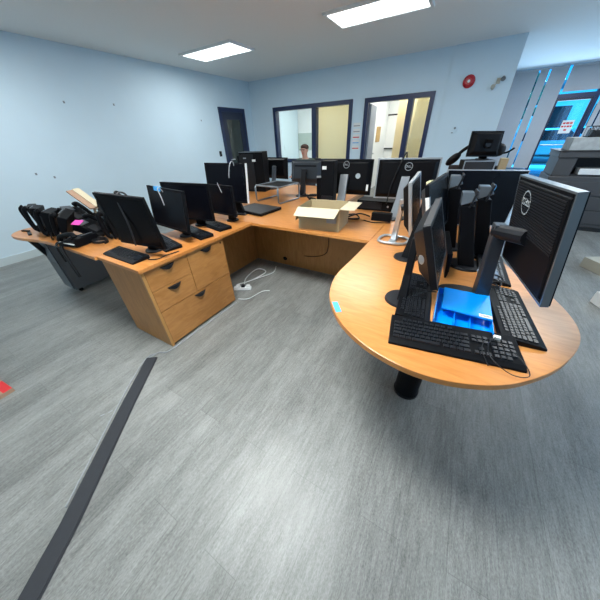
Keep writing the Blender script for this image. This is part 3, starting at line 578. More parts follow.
# tower computer
t = thing('tower_computer', 'tall black tower computer standing behind the silver-edged monitor', 'computer', (-2.83, 3.36, T), (0, 0, 0.2))
obj('case', B().box(-0.22, 0.18, 0.0, 0.19, 0, 0.56), 'dark', t, 0.006)
obj('side_panel', B().box(-0.22, 0.02, -0.004, 0, 0.03, 0.53), 'dark2', t); obj('white_label', B().box(0.0, 0.06, -0.006, -0.004, 0.43, 0.46), 'paper', t); obj('badge', B().box(-0.15, -0.10, -0.006, -0.004, 0.47, 0.485), 'silver', t)
obj('top_edge', B().box(-0.22, 0.18, -0.002, 0.004, 0.553, 0.562), 'steel', t)
# riser
t = thing('monitor_riser', 'dark tubular metal riser stand behind the flat black laptop', 'riser', (-2.10, 2.95, T), (0, 0, -0.12))
for s_ in (-1, 1):
    p = [(s_*0.2, -0.2, 0.205), (s_*0.2, -0.22, 0.19), (s_*0.2, -0.22, 0.03), (s_*0.2, -0.20, 0.011), (s_*0.2, 0.20, 0.011), (s_*0.2, 0.22, 0.03), (s_*0.2, 0.22, 0.19), (s_*0.2, 0.20, 0.205)]
    obj('side_loop', B().tube(p, 0.011, 8, True), 'steel', t, smooth=True)
obj('shelf', B().box(-0.17, 0.17, -0.17, 0.19, 0.196, 0.204), 'dark', t); 
for yy in (-0.2, 0.2): obj('cross_bar', B().tube([(-0.2, yy, 0.205), (0.2, yy, 0.205)], 0.01), 'steel', t)
# flat laptop
t = thing('laptop', 'closed flat black laptop lying on the worktop corner before the tubular riser', 'laptop', (-2.01, 2.37, T), (0, 0, math.radians(-6)))
obj('lower_body', B().prism([(-0.22, -0.16), (0.24, -0.19), (0.24, 0.17), (-0.22, 0.17)], 0.004, 0.022), 'dark', t, 0.003); obj('lid', B().prism([(-0.22, -0.16), (0.24, -0.19), (0.24, 0.17), (-0.22, 0.17)], 0.024, 0.034), 'dark2', t, 0.003)
obj('badge', B().box(-0.09, -0.03, -0.18, -0.171, 0.006, 0.018), 'silver', t)
for sx in (-0.18, 0.2):
    for sy in (-0.13, 0.13): obj('foot', B().cyl((sx, sy), 0.01, 0, 0.004, 10), 'rubber', t)
# stacked box and monitor on far peninsula
t = thing('desktop_computer', 'black horizontal desktop case with a silver rim under the raised monitor near the red bell', 'computer', (0.17, 4.07, T), (0, 0, 0.25))
obj('case', B().box(-0.17, 0.17, -0.02, 0.2, 0, 0.405), 'dark', t, 0.004); q = B(); frame_rect(q, -0.17, 0.17, 0.25, 0.405, 0.012, -0.028, -0.02); obj('silver_rim', q, 'silver', t)
obj('front_panel', B().box(-0.15, 0.15, -0.024, -0.02, 0.262, 0.393), 'cop2', t)
mm, FF, KK = monitor('small black monitor standing on a desktop case, right of the wall thermostat', (0.175, 4.08, 1.185), 26, 10, 2, 0.36, 0.262, 'back', base=(0.19, 4.17), zdesk=T+0.405, br=0.08)

# office chair behind
def office_chair(label, loc, rz):
    t = thing('office_chair', label, 'chair', loc, (0, 0, rz))
    q = B()
    for k in range(5):
        a = 2*PI*k/5; q.tube([(0, 0, 0.12), (0.3*math.cos(a), 0.3*math.sin(a), 0.07)], [0.025, 0.015])
    obj('star_base', q, 'dark', t)
    for k in range(5):
        a = 2*PI*k/5; c_, s_ = 0.3*math.cos(a), 0.3*math.sin(a); obj('caster', B().tube([(c_-0.02, s_, 0.03), (c_+0.02, s_, 0.03)], 0.03, 12), 'dark2', t)
    obj('gas_lift', B().tube([(0, 0, 0.1), (0, 0, 0.34)], 0.025), 'steel', t)
    obj('seat', B().cyl((0, 0), 0.26, 0.34, 0.40, 32, 0.25), 'fabric', t, 0.02)
    q = B(); n = 10; a0 = []; b0 = []
    for i in range(n+1):
        x = -0.23+0.46*i/n; y = 0.22+0.05*(1-(x/0.23)**2); a0.append((x, y)); b0.append((x, y+0.05))
    q.prism(a0+b0[::-1], 0.58, 1.06); obj('backrest', q, 'fabric', t, 0.02)
    obj('back_bar', B().tube([(0, 0.1, 0.46), (0, 0.28, 0.47), (0, 0.31, 0.7)], 0.018), 'dark', t)
    for s_ in (-1, 1):
        obj('armrest', B().tube(spl([(s_*0.24, 0.0, 0.46), (s_*0.31, 0.0, 0.55), (s_*0.31, 0.02, 0.69)], 5), 0.014), 'dark', t); obj('arm_pad', B().tube([(s_*0.31, -0.13, 0.70), (s_*0.31, 0.0, 0.71), (s_*0.31, 0.14, 0.70)], [0.02, 0.028, 0.022], 12), 'fabric', t, smooth=True)
    return t
# headset / cradle bits beside raised monitor
t = thing('desk_headset', 'black headset with a curved band lying on the desktop case beside the raised monitor', 'headset', (0.2, 4.3, T))
obj('ear_pad', B().at(TR((-0.33, 0.0, 0.40)) @ Matrix.Rotation(0.8, 4, 'Y')).ell((0, 0, 0), 0.05, 0.05, 0.10), 'dark', t, smooth=True)
obj('head_band', B().tube(spl([(-0.33, 0, 0.40), (-0.22, 0, 0.52), (-0.05, 0.0, 0.60), (0.10, 0, 0.585), (0.16, 0, 0.50)], 6), [0.022]*25), 'dark', t, smooth=True)
obj('ear_pad', B().at(TR((0.15, 0, 0.50))).ell((0, 0, 0), 0.06, 0.045, 0.07), 'dark2', t, smooth=True)
obj('boom_arm', B().tube(spl([(0.17, 0, 0.46), (0.24, 0, 0.48), (0.29, 0, 0.52)], 5), 0.011), 'dark', t, smooth=True)
obj('foot', B().box(-0.36, 0.19, -0.03, 0.05, 0.0, 0.33), 'cop2', t, 0.01)
tag(obj('cardboard_wedge', B().box(0.38, 0.46, 4.12, 4.26, T, T+0.42), 'card'), 'narrow brown carton standing right of the raised monitor', 'carton')

# ------------------------------------------------------------------ keyboards
def keyboard(label, origin, yaw, tiltx=0.0, ln=0.45, dp=0.155, keys=True, z=T, rot=None, group=None):
    t = thing('computer_keyboard', label, 'keyboard', (origin[0], origin[1], z), rot or (tiltx, 0, math.radians(yaw)), group)
    P = [(0, 0.0), (0, 0.010), (0.022, 0.017), (dp*0.8, 0.026), (dp, 0.028), (dp, 0.0)]   # (y,z)
    q = B(); a = [q.v((0, y, zz)) for y, zz in P]; b2 = [q.v((ln, y, zz)) for y, zz in P]
    q.face(a); q.face(b2[::-1])
    for i in range(len(P)): q.face([a[i], a[(i+1) % len(P)], b2[(i+1) % len(P)], b2[i]])
    obj('body', q, 'dark', t, 0.003)
    def zt(y): return 0.0165+(y-0.022)*0.073
    spots = []; u = (ln-0.03)/22.3; rh = (dp-0.045)/6.2; yb = 0.028
    rows = [[1.3, 1.2, 1.2, 5.6, 1.2, 1.2, 1.2, 1.3], [2.2]+[1]*10+[2.0], [1.7]+[1]*11+[1.5], [1.5]+[1]*12+[1.0], [1]*13+[1.5], None]
    for ri, row in enumerate(rows):
        y = yb+rh*ri*1.02
        if row is None:
            for k in range(12): spots.append((0.015+u*(1.6+k*1.08+0.25*(k//4)), y+0.003, u*0.9, rh*0.8))
        else:
            x = 0.015
            for wv in row: spots.append((x, y, u*wv*0.92, rh*0.88)); x += u*wv*(14.5/sum(row))
        if ri in (0,):
            for k in range(3): spots.append((0.015+u*(14.9+k), y, u*0.9, rh*0.88))
        if ri == 1: spots.append((0.015+u*15.9, y, u*0.9, rh*0.88))
        if ri in (3, 4):
            for k in range(3): spots.append((0.015+u*(14.9+k), y, u*0.9, rh*0.88))
        if ri < 5:
            for k in range(4 if ri else 3): spots.append((0.015+u*(18.2+k), y, u*0.9, rh*0.88))
    spots = spots[:99] if keys == 'each' else spots
    def kb(q, x, y, wv, d): 
        z0 = zt(y)-0.002; z1 = zt(y+d/2)+0.0055; i = 0.0018
        q.hexa([(x, y), (x+wv, y), (x+wv, y+d), (x, y+d)], [(x+i, y+i), (x+wv-i, y+i), (x+wv-i, y+d-i*0.6), (x+i, y+d-i*0.6)], z0, z1)
    if keys == 'each':
        for s in spots: q = B(); kb(q, *s); obj('key', q, 'key2', t)
    else:
        q = B()
        for s in spots: kb(q, *s)
        k = obj('keys', q, 'key2', t); k['kind'] = 'stuff'
    return t
keyboard('black keyboard lying across the rounded desk end, nearest the viewer', (-0.079, 0.812), 9.3, ln=0.472, dp=0.175, keys='each')
keyboard('black keyboard to the left of the blue tray beside the round monitor foot', (0.055, 1.012), 94.8, ln=0.46, dp=0.152, keys='each')
keyboard('black keyboard right of the blue tray under the ridged monitor', (0.468, 1.05), 95.5, ln=0.46, dp=0.155, keys='each')
keyboard('black keyboard at the near left corner above the drawer cabinet', (-2.305, 0.765), -0.5, ln=0.43, dp=0.135)
keyboard('black keyboard between the first and second monitors of the left row', (-2.30, 1.12), -13, ln=0.45, dp=0.14)
keyboard('black keyboard sticking out under the second and third monitors of the left row', (-2.26, 1.43), -12, ln=0.45, dp=0.13)
keyboard('black keyboard in front of the small monitor at the far end of the left row', (-2.27, 1.685), -14, ln=0.45, dp=0.135)
keyboard('black keyboard standing on its long edge beside the middle bare stand', (0.075, 1.52), 0, rot=(math.radians(82), 0, math.radians(96)), ln=0.42, dp=0.15)
keyboard('black keyboard lying behind the right one among cables and a crumpled bag', (0.40, 1.56), 92, ln=0.43, dp=0.15)

# ------------------------------------------------------------------ blue tray
t = thing('blue_tray', 'bright blue plastic divided tray with a white label between the keyboards', 'tray', (0.172, 1.175, T), (0, 0, math.radians(1)))
q = B(); w2, d2, h2 = 0.112, 0.148, 0.038
q.box(-w2, w2, -d2, d2, 0, 0.004); q.box(-w2, -w2+0.004, -d2, d2, 0.004, h2); q.box(w2-0.004, w2, -d2, d2, 0.004, h2); q.box(-w2+0.004, w2-0.004, -d2, -d2+0.004, 0.004, h2*0.6); q.box(-w2+0.004, w2-0.004, d2-0.004, d2, 0.004, h2)
obj('tray_body', q, 'blue', t, 0.001)
obj('lid', B().hexa([(-w2+0.022, -d2+0.085), (w2-0.004, -d2+0.07), (w2-0.004, d2-0.01), (-w2+0.022, d2-0.01)], [(-w2+0.024, -d2+0.087), (w2-0.005, -d2+0.072), (w2-0.005, d2-0.012), (-w2+0.024, d2-0.012)], h2+0.006, h2+0.014), 'blue', t, 0.002)
for x in (-0.03, 0.03): obj('divider', B().box(x-0.001, x+0.001, -d2+0.004, -d2+0.10, 0.004, h2*0.85), 'blue', t)
obj('white_label', B().box(w2-0.055, w2-0.006, -d2+0.078, -d2+0.10, h2+0.014, h2+0.015), 'paper', t)
q = B()
for i in range(7): q.box(w2-0.047+0.005*i, w2-0.0445+0.005*i, -d2+0.084, -d2+0.094, h2+0.015, h2+0.0155)
obj('printed_marks', q, 'cop2', t)
tag(obj('masking_tape', B().prism([(-0.41, 0.985), (-0.355, 0.912), (-0.333, 0.93), (-0.385, 1.0)], T, T+0.0008), 'tape'), 'short strip of blue tape stuck on the peninsula edge', 'tape')
# usb plug
t = thing('usb_cable', 'looped thin black cable with a white plug on the nearest keyboard', 'cable', (0.29, 1.0, T+0.03))
obj('cord', B().tube(spl([(0.0, 0.0, 0.012), (-0.03, -0.06, 0.012), (-0.02, -0.13, 0.006), (0.04, -0.17, -0.006), (0.09, -0.15, -0.002), (0.06, -0.08, 0.010), (-0.02, -0.02, 0.012), (-0.05, -0.09, 0.01), (-0.03, -0.17, 0.0)], 8), 0.0016, 6), 'key', t, smooth=True)
obj('plug', B().box(-0.008, 0.014, -0.006, 0.012, 0.004, 0.014), 'paper', t)
cable('keyboard_cable', 'thin black cable crossing the keyboard left of the blue tray', [(0.05, 1.26, T+0.04), (0.0, 1.24, T+0.04), (-0.05, 1.17, T+0.038), (-0.02, 1.21, T+0.04), (0.04, 1.28, T+0.04)], 0.003, 'key')
t = thing('plastic_bag', 'crumpled clear plastic bag with coiled cables behind the right keyboard', 'bag', (0.28, 1.60, T))
q = B().at(Matrix.Identity(4)); q.ell((0, 0, 0.04), 0.045, 0.08, 0.045, 20, 14)
for v_ in q.bm.verts: v_.co += Vector((random.uniform(-1, 1), random.uniform(-1, 1), random.uniform(-0.4, 1)))*0.010
obj('bag_film', q, 'bag', t)
obj('coiled_cable', B().tube(spl([(0.03+0.03*math.cos(a), 0.03*math.sin(a)-0.1, 0.012+0.004*a) for a in [i*0.7 for i in range(24)]], 3), 0.004, 6), 'key', t, smooth=True)

# ------------------------------------------------------------------ cardboard box on centre worktop
t = thing('cardboard_box', 'open cardboard box with spread flaps and a grey label on the centre worktop', 'box', (-1.02, 2.16, T), (0, 0, math.radians(6)))
q = B(); a, c, hh, th = 0.195, 0.16, 0.20, 0.004
q.box(-a, a, -c, c, 0, th); q.box(-a, -a+th, -c, c, th, hh); q.box(a-th, a, -c, c, th, hh); q.box(-a+th, a-th, -c, -c+th, th, hh); q.box(-a+th, a-th, c-th, c, th, hh)
obj('box_body', q, 'card', t)
def flap(p0, p1, d, m='cardl'):
    q = B(); p0, p1, d = Vector(p0), Vector(p1), Vector(d); n = (p1-p0).cross(d).normalized()*0.0035
    i = (p1-p0)*0.02
    vs = [p0, p1, p1+d-i, p0+d+i]; lo = [q.v(v) for v in vs]; hi = [q.v(v+n) for v in vs]; q.face(lo); q.face(hi)
    for j in range(4): q.face([lo[j], lo[(j+1) % 4], hi[(j+1) % 4], hi[j]])
    obj('flap', q, m, t)
flap((-a, -c-0.001, hh), (a, -c-0.001, hh), (-0.01, -0.10, -0.055)); flap((a+0.001, -c, hh), (a+0.001, c, hh), (0.125, -0.01, 0.0))
flap((-a, c, hh), (a, c, hh), (0, 0.05, -0.12), 'card'); flap((-a-0.001, c, hh), (-a-0.001, -c, hh), (-0.04, 0, -0.13), 'card')
obj('grey_label', B().box(0.08, 0.17, -c-0.002, -c-0.0005, 0.075, 0.145), 'gcable', t)
tag(obj('beige_carton', B().at(TR((-2.95, 2.55, T)) @ RZ(0.15)).box(-0.3, 0.25, -0.18, 0.18, 0, 0.20), 'cardl', bevel=0.003), 'pale beige carton behind the left row of monitors', 'carton')

# ------------------------------------------------------------------ phones
def phone(label, loc, rot):
    t = thing('desk_phone', label, 'phone', loc, rot, 'black desk phones heaped on the left worktop')
    obj('body', B().yprism([(-0.11, 0), (0.11, 0), (0.11, 0.065), (0.07, 0.07), (-0.11, 0.03)], -0.10, 0.10), 'dark', t, 0.006)
    obj('handset', B().tube(spl([(-0.10, -0.072, 0.045), (-0.085, -0.072, 0.075), (0.0, -0.072, 0.098), (0.085, -0.072, 0.108), (0.105, -0.072, 0.082)], 5), [0.024]*3+[0.019]*15+[0.024]*3, 10), 'dark', t, smooth=True)
    obj('keypad', B().at(TR((-0.02, 0.02, 0.055)) @ Matrix.Rotation(-0.22, 4, 'Y')).box(-0.05, 0.03, -0.045, 0.06, 0, 0.006), 'dark2', t, 0.001)
    obj('display', B().at(TR((0.07, 0.025, 0.072)) @ Matrix.Rotation(-0.22, 4, 'Y')).box(-0.025, 0.03, -0.045, 0.06, -0.002, 0.003), 'steel', t)
    obj('cord', B().tube(spl([(-0.10, -0.072, 0.04), (-0.14, -0.09, 0.01), (-0.12, -0.12, 0.008), (-0.06, -0.13, 0.008)], 5), 0.006, 6), 'key', t, smooth=True)
    return t
R_ = math.radians
phone('upright black desk phone at the far left end of the heap', (-3.72, 0.88, T+0.13), (0, R_(-84), R_(70)))
phone('second upright black desk phone from the left end, leaning on the first', (-3.55, 0.86, T+0.13), (0, R_(-78), R_(60)))
phone('black desk phone on its side, third from the left end of the heap', (-3.37, 0.86, T+0.115), (R_(90), R_(-12), R_(40)))
phone('black desk phone tipped up in the middle of the heap', (-3.20, 0.84, T+0.13), (0, R_(-70), R_(50)))
phone('black desk phone resting on top at the middle, its handset sticking out left', (-3.18, 1.00, T+0.13), (R_(10), R_(-30), R_(200)))
phone('black desk phone lying behind the pink note', (-2.90, 0.98, T+0.045), (R_(0), R_(-24), R_(215)))
phone('black desk phone lying flat at the front with a pale stripe, cord over the edge', (-2.80, 0.805, T+0.004), (0, 0, R_(14)))
phone('black desk phone wedged behind the flat front one, under the pink note', (-3.03, 0.88, T+0.115), (R_(20), R_(-60), R_(30)))
phone('tall black desk phone standing at the right end against the first monitor', (-2.66, 1.08, T+0.12), (0, R_(-80), R_(75)))
phone('black desk phone stacked on the tall one under the folded cardboard', (-2.74, 1.16, T+0.24), (R_(20), R_(-60), R_(120)))
tag(obj('sticky_note', B().at(TR((-2.83, 0.875, T+0.165)) @ RZ(0.2) @ Matrix.Rotation(0.45, 4, 'X')).box(-0.055, 0.055, -0.03, 0.03, 0, 0.0015), 'pink'), 'bright pink note lying on a desk phone', 'note')
tag(obj('pale_strip', B().at(TR((-2.75, 0.712, T+0.035)) @ RZ(0.1)).box(-0.13, 0.09, -0.006, 0.006, 0, 0.006), 'paper'), 'thin pale strip along the front phone edge', 'strip')
t = thing('folded_cardboard', 'folded piece of brown cardboard leaning up from the phone heap', 'cardboard', (-2.88, 1.06, T+0.285))
obj('sheet', B().at(Matrix.Rotation(R_(10), 4, 'Z') @ Matrix.Rotation(R_(33), 4, 'Y')).box(-0.19, 0.07, -0.06, 0.05, 0, 0.012), 'tan', t); obj('top_fold', B().at(Matrix.Rotation(R_(10), 4, 'Z') @ Matrix.Rotation(R_(33), 4, 'Y')).box(-0.19, 0.07, -0.01, 0.05, 0.013, 0.02), 'cardl', t)
t = thing('headset', 'beige and grey headset loop behind the phone heap', 'headset', (-3.05, 1.15, T+0.12))
obj('band', B().tube([(0.07*math.cos(a), 0, 0.07*math.sin(a)+0.02) for a in [PI*i/12 for i in range(13)]], 0.012, 8), 'beige', t, smooth=True); obj('ear_pad', B().ell((0.07, 0, 0.01), 0.02, 0.035, 0.035), 'dark', t, smooth=True); obj('ear_pad', B().ell((-0.07, 0, 0.01), 0.02, 0.035, 0.035), 'dark', t, smooth=True)
tag(obj('cable_clip', B().at(TR((-3.80, 0.72, T)) @ RZ(0.3)).box(-0.05, 0.05, -0.012, 0.012, 0, 0.015), 'dark', bevel=0.004), 'short black connector at the very tip of the phone desk', 'connector')
tag(obj('cable_clip', B().at(TR((-3.63, 0.70, T)) @ RZ(-0.2)).box(-0.06, 0.06, -0.014, 0.014, 0, 0.015), 'dark2', bevel=0.004), 'short black connector just right of the phone desk tip', 'connector')
cable('phone_cord', 'black cord hanging over the front edge of the phone desk, left one', [(-2.98, 0.85, T+0.01), (-2.98, 0.72, T+0.014), (-2.975, 0.685, T-0.02), (-2.96, 0.68, T-0.12), (-2.95, 0.68, T-0.16)], 0.009, 'key')
cable('phone_cord', 'thick black cord hanging over the front edge of the phone desk, right one', [(-2.87, 0.85, T+0.02), (-2.87, 0.715, T+0.016), (-2.86, 0.682, T-0.03), (-2.83, 0.675, T-0.15), (-2.80, 0.675, T-0.28)], 0.014, 'key')
cable('coiled_cord', 'loops of black cable on the worktop between the phones and the first monitor', [(-2.62+0.07*math.cos(i*0.9)*(1+0.1*(i % 3)), 0.90+0.05*math.sin(i*0.9), T+0.008+0.0016*i) for i in range(18)], 0.006, 'key')
cable('draped_cable', 'grey cable with a loose plug draped over the monitor with the blue label', [(-2.07, 1.33, T+0.30), (-2.06, 1.27, T+0.415), (-2.03, 1.225, T+0.425), (-2.0, 1.215, T+0.37), (-1.985, 1.21, T+0.31)], 0.004, 'gcable')
cable('draped_cable', 'dark cable draped down the back of the first monitor', [(-1.95, 0.97, T+0.30), (-1.93, 0.93, T+0.445), (-1.925, 0.865, T+0.44), (-1.92, 0.865, T+0.25), (-1.95, 0.868, T+0.1)], 0.006, 'cop2')
cable('draped_cable', 'grey cable hanging over the top of the tall silver-edged monitor', [(-2.06, 2.15, T+0.4), (-2.05, 2.13, T+0.53), (-2.04, 2.075, T+0.53), (-2.04, 2.04, T+0.46), (-2.045, 2.03, T+0.40)], 0.005, 'gcable')
cable('draped_cable', 'thin cable over the top of the small monitor in the left row', [(-2.04, 1.88, T+0.25), (-2.03, 1.85, T+0.372), (-2.0, 1.822, T+0.37), (-1.96, 1.815, T+0.30)], 0.003, 'gcable')
cable('draped_cable', 'black cable over the top of the wide monitor with the logo', [(-0.48, 2.86, T+0.3), (-0.48, 2.83, T+0.54), (-0.49, 2.76, T+0.54), (-0.56, 2.74, T+0.3), (-0.58, 2.73, T+0.12)], 0.007, 'key')
cable('desk_cable', 'thin black cable on the worktop before the wide monitor', [(-0.72, 2.46, T+0.005), (-0.62, 2.42, T+0.005), (-0.52, 2.45, T+0.005), (-0.46, 2.47, T+0.005)], 0.005, 'key')
cable('desk_cable', 'tangle of black cables behind the cardboard box', [(-0.98, 2.50, T+0.01), (-0.85, 2.55, T+0.03), (-0.78, 2.48, T+0.01), (-0.90, 2.44, T+0.012), (-0.80, 2.55, T+0.04), (-0.70, 2.60, T+0.01)], 0.008, 'key')
cable('desk_cable', 'loops of black cable left of the stand column by the charcoal monitor', [(-1.62+0.07*math.cos(i*1.1), 3.02+0.10*math.sin(i*0.8), T+0.012+0.006*i) for i in range(16)], 0.012, 'dark')
cable('panel_cable', 'thin dark cable hanging against the wood panel below the centre worktop', [(-1.12, 2.505, 0.70), (-1.12, 2.505, 0.40), (-1.16, 2.505, 0.28), (-1.3, 2.505, 0.22), (-1.45, 2.505, 0.20)], 0.004, 'key')
cable('desk_cable', 'thin dark cable on the near worktop corner beside the first keyboard', [(-1.86, 0.87, T+0.005), (-1.80, 0.90, T+0.004), (-1.80, 0.98, T+0.004), (-1.78, 1.08, T+0.004)], 0.004, 'key')

# ------------------------------------------------------------------ floor items
pts = [(-1.80, 0.565), (-1.545, 0.225), (-1.16, -0.26), (-0.80, -0.78)]
def strip(w, z0, z1, ins=0.0):
    q = B(); cs = [Vector((x, y, 0)) for x, y in pts]; L_ = []; R2 = []
    for i, p in enumerate(cs):
        d = (cs[min(i+1, 3)]-cs[max(i-1, 0)]).normalized(); n = Vector((-d.y, d.x, 0)); L_.append(p-n*w); R2.append(p+n*w)
    for i in range(3):
        lo = [(L_[i].x, L_[i].y), (L_[i+1].x, L_[i+1].y), (R2[i+1].x, R2[i+1].y), (R2[i].x, R2[i].y)]
        q.prism(lo, z0, z1)
    bmesh.ops.remove_doubles(q.bm, verts=q.bm.verts, dist=1e-5)
    return q
t = thing('cable_cover', 'long dark rubber floor cable cover running from the drawer cabinet corner', 'cable cover', (-1.4, 0, 0))
for nm, wd, a_, c_ in (('base_strip', 0.046, 0.0, 0.006), ('raised_channel', 0.040, 0.006, 0.011)):
    o = obj(nm, strip(wd, a_, c_), 'rubber', t, 0.003); o.location = (1.4, 0, 0)
cable('floor_cable', 'thin pale cable running along the left side of the rubber floor strip', [(-1.76, 0.66, 0.005), (-1.84, 0.56, 0.005), (-1.74, 0.38, 0.005), (-1.62, 0.22, 0.005), (-1.42, -0.03, 0.005), (-1.25, -0.24, 0.005)], 0.004, 'gcable')
cable('floor_cable', 'pale cable from the rubber strip along the bottom of the drawers', [(-1.82, 0.55, 0.006), (-1.80, 0.63, 0.008), (-1.74, 0.68, 0.006), (-1.735, 0.9, 0.004), (-1.735, 1.2, 0.004), (-1.73, 1.5, 0.004)], 0.004, 'gcable')
t = thing('power_strip', 'white power strip with looped white cables on the floor right of the drawers', 'power strip', (-1.86, 1.75, 0), (0, 0, 0.5))
obj('housing', B().box(-0.1, 0.1, -0.025, 0.025, 0, 0.035), 'paper', t, 0.005)
for i in range(3): obj('plug', B().box(-0.07+0.06*i, -0.03+0.06*i, -0.018, 0.018, 0.035, 0.06), 'paper' if i != 1 else 'key', t, 0.003)
cable('floor_cable', 'white cable looping on the floor beside the power strip under the desk', [(-1.86, 1.78, 0.01), (-1.98, 1.95, 0.02), (-2.0, 2.2, 0.03), (-1.86, 2.2, 0.02), (-1.9, 1.95, 0.01), (-1.99, 1.8, 0.008)], 0.007, 'wcable')
cable('floor_cable', 'white cable stretching toward the back panel under the desk', [(-1.95, 1.85, 0.008), (-1.86, 2.05, 0.008), (-1.78, 2.25, 0.008), (-1.85, 2.42, 0.008)], 0.006, 'wcable')
cable('floor_cable', 'short white cable curling on the open floor right of the drawers', [(-1.76, 1.56, 0.008), (-1.66, 1.62, 0.008), (-1.62, 1.80, 0.008), (-1.55, 1.86, 0.008)], 0.005, 'wcable')
t = thing('red_carton', 'corner of a beige carton with a red patch on the floor at the left edge', 'carton', (-2.41, -0.12, 0), (0, 0, R_(6)))
obj('body', B().box(-0.30, 0.0, -0.25, 0.0, 0, 0.03), 'tan', t); obj('red_band', B().box(-0.16, -0.001, -0.05, -0.001, 0.0301, 0.031), 'redp', t)
tag(obj('floor_carton', B().at(TR((1.85, 4.05, 0)) @ RZ(0.5)).box(-0.2, 0.25, -0.12, 0.2, 0, 0.12), 'beige', bevel=0.004), 'low beige carton on the floor at the right edge before the copier', 'carton')
tag(obj('floor_carton', B().at(TR((1.62, 3.02, 0)) @ RZ(0.35)).box(-0.12, 0.3, -0.12, 0.2, 0, 0.12), 'paper', bevel=0.004), 'white carton on the floor at the right edge nearer the peninsula', 'carton')
for (x, y) in ((-1.62, 0.10), (-1.60, 0.14)):
    tag(obj('floor_debris', B().at(TR((x, y, 0)) @ RZ(x*9)).box(-0.012, 0.012, -0.003, 0.003, 0, 0.002), 'gcable'), 'tiny pale scrap on the floor beside the rubber strip', 'scrap', 'scraps beside the rubber strip')

# ------------------------------------------------------------------ copier
t = thing('copier', 'large dark grey office copier near the entrance with a paper output slot', 'copier', (1.9, 5.75, 0))
obj('lower_body', B().box(-0.66, 0.62, 0, 0.65, 0.06, 0.80), 'cop', t, 0.015); obj('plinth', B().box(-0.62, 0.58, 0.04, 0.6, 0, 0.06), 'cop2', t)
obj('left_pillar', B().box(-0.64, -0.42, 0.02, 0.63, 0.80, 1.08), 'cop', t, 0.01); obj('rear_wall', B().box(-0.42, 0.6, 0.45, 0.63, 0.80, 1.08), 'cop2', t)
obj('right_pillar', B().box(0.42, 0.6, 0.05, 0.45, 0.80, 1.08), 'cop', t, 0.01)
obj('scanner', B().box(-0.66, 0.62, 0.0, 0.65, 1.05, 1.13), 'cop', t, 0.01); obj('scanner_lid', B().box(-0.68, 0.62, -0.01, 0.64, 1.13, 1.145), 'cop2', t, 0.004)
obj('output_tray', B().hexa([(-0.42, 0.05), (0.42, 0.05), (0.42, 0.45), (-0.42, 0.45)], [(-0.42, 0.05), (0.42, 0.05), (0.42, 0.45), (-0.42, 0.45)], 0.80, 0.82), 'cop2', t)
for z in (0.12, 0.33, 0.54): obj('paper_drawer', B().box(-0.60, 0.56, -0.012, 0.0, z, z+0.19), 'cop', t, 0.006)
obj('control_panel', B().hexa([(0.0, -0.10), (0.5, -0.10), (0.5, 0.05), (0.0, 0.05)], [(0.02, -0.06), (0.5, -0.06), (0.5, 0.05), (0.02, 0.05)], 1.0, 1.06), 'paper', t, 0.006)
tag(obj('paper_stack', B().box(1.58, 1.86, 5.83, 6.05, 0.82, 0.90), 'paper', bevel=0.003), 'stack of white paper in the copier output slot', 'paper stack')
tag(obj('patterned_box', B().at(TR((1.95, 5.95, 1.145)) @ RZ(0.03)).box(-0.62, 0.45, -0.12, 0.25, 0, 0.16), 'pat', bevel=0.004), 'grey patterned carton lying on top of the copier', 'carton')
t = thing('wire_basket', 'dark wire mesh basket on the patterned carton above the copier', 'basket', (1.75, 6.0, 1.307))
q = B()
for i in range(13):
    x = -0.26+0.52*i/12
    q.tube([(x, -0.12, 0.0), (min(x+0.10, 0.26), -0.12, 0.13)], 0.003, 5); q.tube([(x, -0.12, 0.0), (max(x-0.10, -0.26), -0.12, 0.13)], 0.003, 5); q.tube([(x, 0.12, 0.0), (x, 0.12, 0.13)], 0.003, 5)
obj('mesh', q, 'dark2', t)
q = B()
for z in (0.003, 0.13): q.tube([(-0.26, -0.12, z), (0.26, -0.12, z), (0.26, 0.12, z), (-0.26, 0.12, z)], 0.006, 6, True)
obj('rim', q, 'dark', t); obj('contents', B().box(-0.24, 0.24, -0.10, 0.10, 0.003, 0.09), 'cop2', t)

